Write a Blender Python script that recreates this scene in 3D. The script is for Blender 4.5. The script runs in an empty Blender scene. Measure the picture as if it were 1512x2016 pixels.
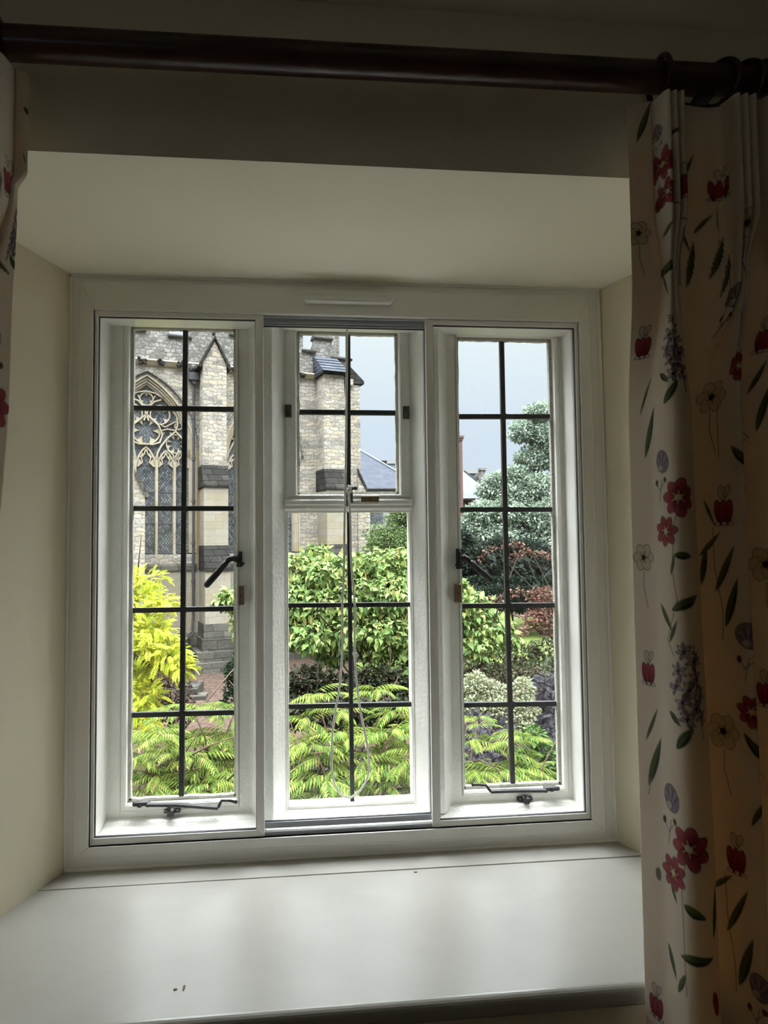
import bpy, math, random
import numpy as np
from mathutils import Vector, Matrix
PI = math.pi
C = bpy.context.scene.collection
sc = bpy.context.scene

# ------------------------------------------------------------------ camera
YAW, PITCH, ROLL = 0.10642977, 0.05101822, -0.01135725
FPX = 1398.0
CAM = np.array([0.0, -1.698, 1.5])
def cam_axes():
    f = np.array([math.sin(YAW)*math.cos(PITCH), math.cos(YAW)*math.cos(PITCH), math.sin(PITCH)])
    r = np.array([math.cos(YAW), -math.sin(YAW), 0.0]); u = np.cross(r, f)
    c, s = math.cos(ROLL), math.sin(ROLL)
    return c*r+s*u, -s*r+c*u, f
RX, UX, FX = cam_axes()
cd = bpy.data.cameras.new('camera'); cam = bpy.data.objects.new('camera', cd); C.objects.link(cam)
cd.sensor_fit = 'VERTICAL'; cd.sensor_height = 36.0; cd.lens = FPX/2016*36.0
cd.clip_start = 0.02; cd.clip_end = 400
cam.matrix_world = Matrix(((RX[0], UX[0], -FX[0], CAM[0]), (RX[1], UX[1], -FX[1], CAM[1]), (RX[2], UX[2], -FX[2], CAM[2]), (0, 0, 0, 1)))
sc.camera = cam

# ------------------------------------------------------------------ sky, exposure
sc.view_settings.view_transform = 'Standard'; sc.view_settings.look = 'None'
sc.view_settings.gamma = 1.0; sc.view_settings.use_curve_mapping = False
sc.view_settings.exposure = 1.12
cy = sc.cycles
cy.max_bounces = 10; cy.diffuse_bounces = 7; cy.glossy_bounces = 4; cy.transparent_max_bounces = 24
cy.sample_clamp_indirect = 6.0; cy.use_denoising = True
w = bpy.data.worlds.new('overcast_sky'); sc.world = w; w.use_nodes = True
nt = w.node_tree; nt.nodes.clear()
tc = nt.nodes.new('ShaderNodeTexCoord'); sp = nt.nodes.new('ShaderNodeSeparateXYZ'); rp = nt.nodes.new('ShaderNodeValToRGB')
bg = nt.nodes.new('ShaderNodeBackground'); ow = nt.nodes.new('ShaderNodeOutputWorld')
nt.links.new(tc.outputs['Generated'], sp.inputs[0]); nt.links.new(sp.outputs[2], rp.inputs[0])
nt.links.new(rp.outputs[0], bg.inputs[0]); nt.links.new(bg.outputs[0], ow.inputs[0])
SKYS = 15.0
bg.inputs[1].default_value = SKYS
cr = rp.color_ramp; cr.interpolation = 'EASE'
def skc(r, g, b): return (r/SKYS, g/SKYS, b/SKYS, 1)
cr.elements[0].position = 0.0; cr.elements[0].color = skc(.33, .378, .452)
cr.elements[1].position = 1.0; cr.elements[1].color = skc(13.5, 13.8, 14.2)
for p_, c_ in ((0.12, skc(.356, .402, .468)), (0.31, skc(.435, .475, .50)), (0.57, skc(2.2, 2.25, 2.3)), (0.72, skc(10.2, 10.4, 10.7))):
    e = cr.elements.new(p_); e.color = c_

# ------------------------------------------------------------------ helpers
def ray(px, py):
    return RX*((px-756.)/FPX) + UX*(-(py-1008.)/FPX) + FX
def at(px, py, Y):
    d = ray(px, py); p = CAM + d*((Y-CAM[1])/d[1]); return (float(p[0]), float(p[1]), float(p[2]))
def atx(px, py, Y): p = at(px, py, Y); return (p[0], p[2])
def atz(px, py, Z):
    d = ray(px, py); p = CAM + d*((Z-CAM[2])/d[2]); return (float(p[0]), float(p[1]), float(p[2]))
def lin(h):
    if isinstance(h, str):
        h = h.lstrip('#'); h = [int(h[i:i+2], 16)/255 for i in (0, 2, 4)]
    return tuple((x/12.92 if x <= .04045 else ((x+.055)/1.055)**2.4) for x in h)
OFF = {}
def tag(o, label=None, cat=None, group=None, kind=None):
    if label: o['label'] = label
    if cat: o['category'] = cat
    if group: o['group'] = group
    if kind: o['kind'] = kind
    return o
def thing(name, label, cat, loc=(0, 0, 0), group=None, kind=None, parent=None):
    o = bpy.data.objects.new(name, None); C.objects.link(o); o.empty_display_size = .05
    if parent is not None:
        o.parent = parent; OFF[o.name] = OFF.get(parent.name, (0, 0, 0))
    else:
        o.location = loc; OFF[o.name] = tuple(loc)
    return tag(o, label, cat, group, kind)
class MB:
    def __init__(s): s.v = []; s.f = []; s.m = []
    def add(s, vs, fs, mi=0):
        n = len(s.v); s.v += [tuple(map(float, p)) for p in vs]
        for f in fs: s.f.append([i+n for i in f]); s.m.append(mi)
        return s
    def box(s, x0, x1, y0, y1, z0, z1, mi=0):
        return s.add([(x0,y0,z0),(x1,y0,z0),(x1,y1,z0),(x0,y1,z0),(x0,y0,z1),(x1,y0,z1),(x1,y1,z1),(x0,y1,z1)],
                     [(0,3,2,1),(4,5,6,7),(0,1,5,4),(1,2,6,5),(2,3,7,6),(3,0,4,7)], mi)
    def prism(s, pts, a, b, plane='xz', mi=0):
        def P(p, t): return {'xz': (p[0], t, p[1]), 'xy': (p[0], p[1], t), 'yz': (t, p[0], p[1])}[plane]
        n = len(pts)
        return s.add([P(p, a) for p in pts]+[P(p, b) for p in pts],
                     [tuple(range(n)), tuple(range(2*n-1, n-1, -1))]+[(i, (i+1) % n, n+(i+1) % n, n+i) for i in range(n)], mi)
    def frame(s, outer, inner, y0, y1, mi=0):   # outer, inner: 4 (x,z) corners TL TR BR BL
        for i in range(4):
            j = (i+1) % 4
            s.prism([outer[i], outer[j], inner[j], inner[i]], y0, y1, 'xz', mi)
        return s
    def tube(s, path, r, n=8, mi=0, flat=1.0):
        path = [np.array(p, float) for p in path]; m = len(path)
        rs = [r]*m if not hasattr(r, '__len__') else list(r)
        vs = []; prev = None
        for i, p in enumerate(path):
            t = path[min(i+1, m-1)]-path[max(i-1, 0)]; t = t/(np.linalg.norm(t)+1e-12)
            if prev is None:
                a = np.array([0, 1., 0]) if abs(t[1]) < .9 else np.array([0, 0, 1.])
            else: a = prev
            a = a-t*np.dot(a, t); a /= np.linalg.norm(a)+1e-12; prev = a; b = np.cross(t, a)
            for k in range(n):
                th = 2*PI*k/n; vs.append(p+rs[i]*(math.cos(th)*a*flat+math.sin(th)*b))
        fs = [(i*n+k, i*n+(k+1) % n, (i+1)*n+(k+1) % n, (i+1)*n+k) for i in range(m-1) for k in range(n)]
        fs += [tuple(range(n-1, -1, -1)), tuple(range((m-1)*n, m*n))]
        return s.add(vs, fs, mi)
    def bar(s, path, w, y0, y1, mi=0, closed=False, ch=0.0):   # strip of width w following a 2D path in xz, extruded in y
        P = [np.array(p, float) for p in path]; m = len(P); L = []; R = []
        for i in range(m):
            if closed: t = P[(i+1) % m]-P[(i-1) % m]
            else: t = P[min(i+1, m-1)]-P[max(i-1, 0)]
            t = t/(np.linalg.norm(t)+1e-12); nn = np.array([-t[1], t[0]])
            ww = w[i] if hasattr(w, '__len__') else w
            L.append(P[i]+nn*ww/2); R.append(P[i]-nn*ww/2)
        vs = []
        for i in range(m):
            q = 1-ch; c = P[i]
            vs += [(L[i][0], y1, L[i][1]), (c[0]+(L[i][0]-c[0])*q, y0, c[1]+(L[i][1]-c[1])*q),
                   (c[0]+(R[i][0]-c[0])*q, y0, c[1]+(R[i][1]-c[1])*q), (R[i][0], y1, R[i][1])]
        k = m if closed else m-1; fs = []
        for i in range(k):
            a = 4*i; b = 4*((i+1) % m)
            for q in range(4): fs.append((a+q, b+q, b+(q+1) % 4, a+(q+1) % 4))
        if not closed: fs += [(0, 1, 2, 3), (4*m-1, 4*m-2, 4*m-3, 4*m-4)]
        return s.add(vs, fs, mi)
    def ball(s, c, r, n=10, mi=0):
        r = (r, r, r) if not hasattr(r, '__len__') else r; m = n//2+1; vs = []
        for i in range(m+1):
            a = PI*i/m
            for k in range(n):
                b = 2*PI*k/n; vs.append((c[0]+r[0]*math.sin(a)*math.cos(b), c[1]+r[1]*math.sin(a)*math.sin(b), c[2]+r[2]*math.cos(a)))
        fs = [(i*n+k, (i+1)*n+k, (i+1)*n+(k+1) % n, i*n+(k+1) % n) for i in range(m) for k in range(n)]
        return s.add(vs, fs, mi)
    def build(s, name, mat, parent=None, label=None, cat=None, group=None, kind=None, bevel=0, smooth=False, local=False):
        me = bpy.data.meshes.new(name); off = (0, 0, 0)
        if parent is not None and not local: off = OFF.get(parent.name, (0, 0, 0))
        me.from_pydata([(a-off[0], b-off[1], c-off[2]) for a, b, c in s.v], [], s.f)
        for mt in (mat if isinstance(mat, (list, tuple)) else [mat]): me.materials.append(mt)
        me.polygons.foreach_set('material_index', s.m)
        if smooth: me.polygons.foreach_set('use_smooth', [True]*len(me.polygons))
        me.validate(); me.update()
        o = bpy.data.objects.new(name, me); C.objects.link(o)
        if parent is not None: o.parent = parent; OFF[o.name] = OFF.get(parent.name, (0, 0, 0)) if not local else (0, 0, 0)
        if bevel:
            b = o.modifiers.new('bevel', 'BEVEL'); b.width = bevel; b.segments = 2; b.limit_method = 'ANGLE'; b.angle_limit = .6
        return tag(o, label, cat, group, kind)
def recalc(o):
    import bmesh
    bm = bmesh.new(); bm.from_mesh(o.data); bmesh.ops.recalc_face_normals(bm, faces=bm.faces); bm.to_mesh(o.data); bm.free(); return o

# ------------------------------------------------------------------ materials
def N(nt, t, **k):
    n = nt.nodes.new('ShaderNode'+t)
    for a, b in k.items(): setattr(n, a, b)
    return n
def base_mat(name, col, rough=.5, spec=.5, metal=0, bump=0, bscale=50, var=0, vscale=5, coat=0, sheen=0):
    m = bpy.data.materials.new(name); m.use_nodes = True; nt = m.node_tree
    b = nt.nodes['Principled BSDF']; c = lin(col)
    b.inputs['Base Color'].default_value = (*c, 1); b.inputs['Roughness'].default_value = rough
    b.inputs['Metallic'].default_value = metal; b.inputs['Specular IOR Level'].default_value = spec
    if coat: b.inputs['Coat Weight'].default_value = coat; b.inputs['Coat Roughness'].default_value = .15
    tc = N(nt, 'TexCoord')
    if var:
        no = N(nt, 'TexNoise'); no.inputs['Scale'].default_value = vscale; no.inputs['Detail'].default_value = 5
        nt.links.new(tc.outputs['Object'], no.inputs['Vector'])
        rp = N(nt, 'ValToRGB'); rp.color_ramp.elements[0].position = .3; rp.color_ramp.elements[1].position = .7
        rp.color_ramp.elements[0].color = (*[x*(1-var) for x in c], 1); rp.color_ramp.elements[1].color = (*[min(1, x*(1+var*.6)) for x in c], 1)
        nt.links.new(no.outputs[0], rp.inputs[0]); nt.links.new(rp.outputs[0], b.inputs['Base Color'])
    if bump:
        no = N(nt, 'TexNoise'); no.inputs['Scale'].default_value = bscale; no.inputs['Detail'].default_value = 4
        nt.links.new(tc.outputs['Object'], no.inputs['Vector'])
        bp = N(nt, 'Bump'); bp.inputs['Strength'].default_value = bump; bp.inputs['Distance'].default_value = .01
        nt.links.new(no.outputs[0], bp.inputs['Height']); nt.links.new(bp.outputs[0], b.inputs['Normal'])
    return m
def glass_mat(name, tint=(.97, .985, .98), refl=.06, rough=.0, wav=0):
    m = bpy.data.materials.new(name); m.use_nodes = True; nt = m.node_tree; nt.nodes.clear()
    o = N(nt, 'OutputMaterial'); mx = N(nt, 'MixShader'); t = N(nt, 'BsdfTransparent'); g = N(nt, 'BsdfGlossy'); lw = N(nt, 'Fresnel')
    t.inputs[0].default_value = (*tint, 1); g.inputs['Roughness'].default_value = rough; g.inputs[0].default_value = (.9, .9, .9, 1)
    lw.inputs[0].default_value = 1.45
    ge = N(nt, 'NewGeometry'); su = N(nt, 'Math', operation='SUBTRACT'); su.inputs[0].default_value = 1; mu = N(nt, 'Math', operation='MULTIPLY')
    nt.links.new(ge.outputs['Backfacing'], su.inputs[1]); nt.links.new(su.outputs[0], mu.inputs[0]); nt.links.new(lw.outputs[0], mu.inputs[1])
    nt.links.new(mu.outputs[0], mx.inputs[0]); nt.links.new(t.outputs[0], mx.inputs[1]); nt.links.new(g.outputs[0], mx.inputs[2])
    nt.links.new(mx.outputs[0], o.inputs[0])
    if wav:
        tc = N(nt, 'TexCoord'); no = N(nt, 'TexNoise'); no.inputs['Scale'].default_value = 12
        bp = N(nt, 'Bump'); bp.inputs['Strength'].default_value = wav; bp.inputs['Distance'].default_value = .01
        nt.links.new(tc.outputs['Object'], no.inputs['Vector']); nt.links.new(no.outputs[0], bp.inputs['Height']); nt.links.new(bp.outputs[0], g.inputs['Normal'])
    return m
M = {}
M['cream'] = base_mat('cream_wall_paint', '#e6dec8', .75, .25, bump=.12, bscale=25, var=.03, vscale=3)
M['soffit'] = base_mat('soffit_paint', '#f7f3e4', .7, .25, bump=.12, bscale=20)
M['ceil'] = base_mat('ceiling_paint', '#e8e2d2', .8, .2)
M['floor'] = base_mat('carpet', '#8d7c66', .95, .1, bump=.3, bscale=300, var=.15, vscale=60)
M['gloss'] = base_mat('white_gloss_paint', '#efeeea', .28, .5, bump=.10, bscale=35, var=.02, vscale=8)
M['timber'] = base_mat('old_white_gloss_paint', '#f0efe8', .3, .5, bump=.35, bscale=90, var=.04, vscale=20)
M['alu'] = base_mat('white_aluminium', '#ececea', .35, .5)
M['alugrey'] = base_mat('grey_aluminium_track', '#a9acb2', .3, .5)
M['gasket'] = base_mat('black_gasket', '#191a1d', .6)
M['plastic'] = base_mat('white_plastic', '#e6e6e2', .35, .5)
M['lead'] = base_mat('lead_came', '#1d1f22', .55, .5, bump=.3, bscale=200)
M['iron'] = base_mat('black_iron', '#101010', .5, .5, bump=.3, bscale=120)
M['brass'] = base_mat('dull_brass', '#7d6a4c', .45, .5, metal=.35, bump=.2, bscale=80)
M['cord'] = base_mat('white_cord', '#f2efe6', .85, .2, bump=.6, bscale=900)
M['glass'] = glass_mat('window_glass', wav=.25)
M['glass2'] = glass_mat('secondary_glass', tint=(.98, .985, .985))
M['darkwood'] = base_mat('mahogany', '#3a1f1a', .32, .5, var=.35, vscale=14, coat=.1)
M['ring'] = base_mat('ring_wood', '#3a221b', .35, .5)
M['bracket'] = base_mat('bracket_metal', '#15110e', .5)
M['chip'] = base_mat('bare_wood_chip', '#6b5a44', .8)
# ================================================================== the room
ZC, ZSOF, ZSILL, YW = 2.43, 2.147, .785, -.53
XL0, XL1, XR0, XR1 = -.547, -.715, .735, .925     # splayed reveals: at the window, at the room face
def S(name, mb, mat, label=None, **k): return recalc(mb.build(name, mat, kind='structure', label=label, **k))
S('wall_front_left', MB().prism([(-2.6, YW), (XL1, YW), (XL0, 0), (XL0-.0, .22), (-2.6, .22)], 0, 3.2, 'xy'), M['cream'], 'cream painted wall left of the window with its splayed reveal')
S('wall_front_right', MB().prism([(2.6, YW), (2.6, .22), (XR0, .22), (XR0, 0), (XR1, YW)], 0, 3.2, 'xy'), M['cream'], 'cream painted wall right of the window with its splayed reveal')
mb = MB(); mb.prism([(XL1, YW), (XR1, YW), (XR0, 0), (XR0, .22), (XL0, .22), (XL0, 0)], ZSOF, 3.2, 'xy')
S('wall_front_top', mb, [M['soffit']], 'cream painted lintel wall and soffit over the window')
S('wall_front_bottom', MB().prism([(XL1, YW), (XR1, YW), (XR0, 0), (XR0, .22), (XL0, .22), (XL0, 0)], 0, .745, 'xy'), M['cream'], 'cream painted wall under the window board')
S('wall_left', MB().box(-2.7, -2.6, -4.8, .22, 0, 3.2), M['cream'])
S('wall_right', MB().box(2.6, 2.7, -4.8, .22, 0, 3.2), M['cream'])
S('wall_back', MB().box(-2.7, -2.0, -4.9, -4.8, 0, 3.2).box(-1.4, 2.7, -4.9, -4.8, 0, 3.2).box(-2.0, -1.4, -4.9, -4.8, 0, 1.1).box(-2.0, -1.4, -4.9, -4.8, 1.9, 3.2), M['cream'], 'cream wall behind the camera with its own window')
wb = thing('fill_window', 'white framed window in the wall behind the camera', None, (-1.7, -4.85, 1.1), kind='structure')  # added unseen window, put in to give the room fill daylight
recalc(MB().frame([(-2.0, 1.9), (-1.4, 1.9), (-1.4, 1.1), (-2.0, 1.1)], [(-1.95, 1.85), (-1.45, 1.85), (-1.45, 1.15), (-1.95, 1.15)], -4.88, -4.80).box(-1.72, -1.68, -4.87, -4.82, 1.14, 1.86).build('frame', M['gloss'], wb))
MB().box(-1.96, -1.44, -4.855, -4.85, 1.14, 1.86).build('glass_pane', M['glass2'], wb)
S('floor', MB().box(-2.7, 2.7, -4.9, .22, -.2, 0), M['floor'])
S('ceiling', MB().box(-2.6, 2.6, -4.8, YW, ZC, ZC+.1), M['ceil'])
S('wall_outside', MB().box(-9, -2.7, .0, .22, -3.4, 5.5).box(2.7, 9, .0, .22, -3.4, 5.5).box(-2.7, 2.7, 0.0, .22, 3.2, 5.5).box(-2.7, 2.7, 0.0, .22, -3.4, -.2), M['cream'])
# window board: two boards with a worn joint
mb = MB()
def board(xl, xr, y0, y1, z0, z1, rnd):
    a = [(y1, z0), (y1, z1)]
    if rnd:
        r = .014
        a += [(y0+r-r*math.sin(t), z1-r+r*math.cos(t)) for t in np.linspace(0, PI/2, 6)]
        a += [(y0+r-r*math.cos(t), z0+r-r*math.sin(t)) for t in np.linspace(0, PI/2, 6)]
    else: a += [(y0, z1), (y0, z0)]
    mb.prism(a, xl, xr, 'yz')
def xl(y): return XL0+(XL1-XL0)*(y/YW)
def xr(y): return XR0+(XR1-XR0)*(y/YW)
jn = [(-.62, -.0835), (-.35, -.086), (0, -.0895), (.3, -.092), (.62, -.0925), (.80, -.093)]
yj = -.0855
# back strip
pts = [(xl(0), 0), (xr(0), 0), (xr(-.092), -.0905), (xl(yj), yj)]
mb.prism(pts, .752, ZSILL, 'xy')
# front board as one solid with a rounded nose
def ring(x, yb, yf):
    r = .015; z0, z1 = .748, ZSILL-.0006
    a = [(yb, z0), (yb, z1-.002), (yb-.0015, z1)]
    a += [(yf+r-r*math.sin(t), z1-r+r*math.cos(t)) for t in np.linspace(0, PI/2, 7)]
    a += [(yf+r-r*math.cos(t), z0+r-r*math.sin(t)) for t in np.linspace(0, PI/2, 5)]
    return [(x, y, z) for y, z in a]
ra = ring(0, yj, -.555); nr = len(ra); vs = []
for (x0, x1, yb, yf) in [(0, 0, yj-.0016, -.556)]:
    A = ring(0, yb, yf); B = ring(0, -.0945, yf)
    for (x_, y, z) in A: vs.append((xl(y) if y > YW+.001 else XL1-.03, y, z))
    for (x_, y, z) in B: vs.append((xr(y) if y > YW+.001 else XR1+.03, y, z))
mb.add(vs, [tuple(range(nr)), tuple(range(2*nr-1, nr-1, -1))]+[(i, (i+1) % nr, nr+(i+1) % nr, nr+i) for i in range(nr)])
for (px, py, a, b) in ((226, 1708, .007, .003), (362, 1945, .002, .004), (818, 1717, .004, .0015), (345, 1948, .003, .001)):
    c = atz(px, py, ZSILL); mb.prism([(c[0]+a*math.cos(t)*(1+.3*math.sin(3*t)), c[1]+b*2*math.sin(t)) for t in np.linspace(0, 2*PI, 9)[:-1]], ZSILL-.002, ZSILL+.0006, 'xy', 1)
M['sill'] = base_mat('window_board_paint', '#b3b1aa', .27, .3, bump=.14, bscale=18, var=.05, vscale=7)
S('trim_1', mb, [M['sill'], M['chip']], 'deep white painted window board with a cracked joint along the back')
# dark packing inside the joint
# casing
oT = [(-.547, 2.15), (.735, 2.15), (.745, .785), (-.548, .785)]
oI = [(-.523, 2.129), (.701, 2.122), (.708, .810), (-.522, .818)]
iI = [(-.494, 2.064), (.676, 2.060), (.677, .838), (-.494, .838)]
mb = MB()
mb.frame(oT, oI, -.004, .12); mb.frame(oI, iI, -.012, .12)
def bead(path, r): mb.tube([(x, -.0095, z) for x, z in path], r, 8)
bead([oI[3], oI[0], oI[1], oI[2]], .0042); bead([oI[3], oI[2]], .0035)
mb.tube([(-.546, -.006, .79), (-.546, -.006, 2.14)], .004, 8); mb.tube([(.738, -.006, .79), (.730, -.006, 2.14)], .0045, 8)
mb.tube([(-.546, -.005, .788), (.742, -.005, .786)], .005, 8); mb.tube([(-.546, -.004, 2.145), (.732, -.004, 2.145)], .005, 8)
S('trim_2', mb, M['gloss'], 'white moulded timber casing around the window', bevel=.0015)

# ------------------------------------------------------------------ old leaded window behind
win = thing('window_1', 'three light timber window with small leaded panes', None, (0, .12, .8), kind='structure')
tm = MB()
ZF0, ZF1 = .845, 2.13
YF = .12
tm.prism([(-.547, .0), (-.489, .0), (-.489, YF), (-.458, YF), (-.458, .20), (-.547, .20)], .80, 2.15, 'xy')          # left jamb
tm.prism([(.745, .0), (.745, .20), (.668, .20), (.668, YF), (.705, YF), (.705, .0)], .80, 2.15, 'xy')                 # right jamb
win_f = recalc(tm.build('frame', M['timber'], win, kind=None, bevel=.003))
tm = MB()
tm.prism([(0.0, 2.13), (YF, 2.13), (YF, 2.083), (.20, 2.083), (.20, 2.15), (0, 2.15)], -.547, .745, 'yz')
recalc(tm.build('head', M['timber'], win, bevel=.003))
tm = MB()
tm.prism([(0.006, .842), (.085, .846), (.095, .852), (YF+.002, .853), (YF+.002, .869), (.20, .869), (.20, .79), (0.006, .79)], -.489, -.10, 'yz')
tm.prism([(0.006, .842), (.085, .842), (.10, .846), (YF, .848), (YF+.006, .850), (.20, .850), (.20, .79), (0.006, .79)], -.10, .31, 'yz')
tm.prism([(0.006, .838), (.085, .840), (.095, .847), (YF+.002, .848), (YF+.002, .865), (.20, .865), (.20, .79), (0.006, .79)], .31, .705, 'yz')
recalc(tm.build('window_sill', M['timber'], win, bevel=.003))
for a in ((-.174, -.147, -.122, -.088, -.060, -.0562), (.2642, .268, .293, .333, .362, .387)):
    tm = MB()
    tm.prism([(a[0], .20), (a[0], YF), (a[1], YF), (a[2], .07), (a[3], .07), (a[4], YF), (a[5], YF), (a[5], .20)], .842, 2.10, 'xy')
    recalc(tm.build('mullion', M['timber'], win, bevel=.004))
tm = MB(); tm.prism([(.112, 1.627), (.108, 1.622), (.108, 1.613), (.115, 1.611), (.115, 1.603), (.125, 1.597), (.20, 1.597), (.20, 1.627)], -.060, .268, 'yz')
recalc(tm.build('transom', M['timber'], win, bevel=.001))
YG = .150
def cames(mb, vert, hors, xa, xb, w=.0125):
    mb.bar(vert, w, YG-.008, YG+.004)
    for (p, q) in hors: mb.bar([p, q], w, YG-.009, YG+.004)
    for (p, q) in hors:
        c = ((p[0]+q[0])/2, (p[1]+q[1])/2); mb.prism([(c[0]+.010*math.cos(t), c[1]+.010*math.sin(t)) for t in np.linspace(0, 2*PI, 9)[:-1]], YG-.0105, YG+.004)
def V(*p): return [atx(x, y, YG-.005) for x, y in p]
def crooked(o, amp=.0012, seed=1):
    rnd = random.Random(seed)
    for v in o.data.vertices: v.co.x += rnd.uniform(-amp, amp); v.co.z += rnd.uniform(-amp, amp)
    return o
def wavyframe(mb, x0, x1, z0, z1, w, y0, y1, rnd):    # putty line with a slightly ragged inner edge
    for (a, b) in (((x0, z0), (x1, z0)), ((x1, z0), (x1, z1)), ((x1, z1), (x0, z1)), ((x0, z1), (x0, z0))):
        n = 26; path = []; ws = []
        for i in range(n+1):
            t = i/n; path.append((a[0]+(b[0]-a[0])*t, a[1]+(b[1]-a[1])*t)); ws.append(w*(1+rnd.uniform(-.22, .3)))
        mb.bar(path, ws, y0, y1)
M['putty'] = base_mat('painted_putty', '#bdbcb2', .55, .3, bump=.5, bscale=150, var=.15, vscale=60)
def sash(name, X0, X1, Z0, Z1, x0, x1, z0, z1, vert, hors, lab, yf=.118, seed=1):
    t = MB().frame([(X0, Z1), (X1, Z1), (X1, Z0), (X0, Z0)], [(x0-.004, z1+.004), (x1+.004, z1+.004), (x1+.004, z0-.004), (x0-.004, z0-.004)], yf, .165)
    t.frame([(X0+.003, Z1-.003), (X1-.003, Z1-.003), (X1-.003, Z0+.003), (X0+.003, Z0+.003)], [(x0-.006, z1+.006), (x1+.006, z1+.006), (x1+.006, z0-.006), (x0-.006, z0-.006)], yf-.003, yf+.001)
    s = recalc(t.build(name, M['timber'], win, label=lab, bevel=.0015))
    rnd = random.Random(seed); p = MB(); wavyframe(p, x0-.001, x1+.001, z0-.001, z1+.001, .0085, YG-.012, YG+.002, rnd)
    recalc(p.build('putty', M['putty'], s))
    g = MB().box(x0-.003, x1+.003, YG, YG+.003, z0-.003, z1+.003).build('glass_pane', M['glass'], s)
    l = MB(); cames(l, vert, hors, x0, x1); recalc(l.build('lead_cames', M['lead'], s, bevel=.0008))
    return s
s1 = sash('casement', -.457, -.175, .870, 2.082, -.441, -.185, .888, 2.068, V((365.5, 642), (362, 1000), (359.5, 1300), (357, 1580)),
          [V((257, 803), (470, 806)), V((255, 1001), (470, 1001)), V((253, 1202), (468, 1198)), V((250, 1408), (466, 1402))], 'left casement opening sash', seed=2)
s2 = sash('casement', .388, .667, .866, 2.074, .396, .652, .880, 2.056, V((987.5, 664), (994.5, 1000), (1002, 1300), (1010, 1552)),
          [V((893, 820), (1088, 820)), V((898, 1003), (1092, 1003)), V((902, 1193), (1098, 1191.5)), V((910, 1388), (1104, 1385))], 'right casement opening sash', seed=3)
s3 = sash('fanlight', -.057, .265, 1.628, 2.082, -.024, .233, 1.643, 2.064, V((685, 652), (686, 975)),
          [V((580, 811), (785, 813))], 'small top opening sash of the middle light', seed=4)
t = MB(); t.frame([(-.060, 1.598), (.268, 1.598), (.268, .850), (-.060, .850)], [(-.052, 1.594), (.262, 1.594), (.262, .858), (-.052, .858)], .128, .165)
s4 = recalc(t.build('fixed_light', M['timber'], win, label='fixed leaded light below the small top sash'))
MB().box(-.056, .266, YG, YG+.003, .852, 1.597).build('glass_pane', M['glass'], s4)
l = MB(); l.bar(V((687, 1005), (690, 1290), (694, 1592)), .0105, YG-.008, YG+.004)
for pq in (V((562, 1192), (816, 1190)), V((562, 1391), (822, 1386))): l.bar(pq, .0115, YG-.009, YG+.004)
recalc(l.build('lead_cames', M['lead'], s4, bevel=.0008))

# furniture of the casements (black iron)
def P3(px, py, Y): return at(px, py, Y)
def handle(s, pts, grip, plate, tail):
    h = MB()
    x0, z0 = atx(*plate[0], .11); x1, z1 = atx(*plate[1], .11)
    h.box(min(x0, x1)-.003, max(x0, x1)+.003, .106, .119, min(z0, z1), max(z0, z1))
    h.tube([P3(*p, .098) for p in tail], [.005, .0055, .006, .005, .0035], 8)
    h.ball(P3(*pts[0], .10), .0095, 12)
    h.tube([P3(*p, .092) for p in pts], [.007, .0085, .0075, .0055], 10)
    h.tube([P3(*p, .088) for p in grip], [.0066, .0074, .0078, .0084, .0078, .005], 12)
    o = recalc(h.build('casement_handle', M['iron'], s, smooth=True, label='black iron casement handle')); return o
handle(s1, [(468, 1101), (458, 1099), (450, 1102), (446, 1107)], [(446, 1107), (444, 1109), (434, 1121), (420, 1137), (407, 1152), (404, 1155)], ((468, 1086), (474, 1116)), [(470, 1086), (471, 1098), (471, 1106), (476, 1112), (480, 1108)])
handle(s2, [(906, 1100), (914, 1098), (921, 1102), (925, 1106)], [(925, 1106), (928, 1109), (939, 1119), (954, 1131), (966, 1142), (969, 1144)], ((901, 1080), (907, 1120)), [(902, 1080), (904, 1092), (905, 1106), (902, 1114), (897, 1111)])
def lock(s, a, b, y0=.100, horiz=False):
    x0, z1 = atx(*a, y0); x1, z0 = atx(*b, y0); l = MB().box(x0, x1, y0, .119, z0, z1)
    o = recalc(l.build('lock', M['brass'], s, bevel=.0012, label='small brass window lock'))
    cx, cz = (x0+x1)/2, (z0+z1)/2; k = MB()
    k.tube([(cx, y0-.0008, cz), (cx, y0+.001, cz)], .0035, 12, 1); k.box(cx-.0012, cx+.0012, y0-.0016, y0, cz-.003, cz+.003, 0)
    recalc(k.build('keyhole', [M['iron'], M['brass']], o))
lock(s1, (469, 1154), (479.5, 1191)); lock(s2, (896.5, 1150), (909, 1186)); lock(s3, (711, 976.5), (746, 988), .105)
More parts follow.
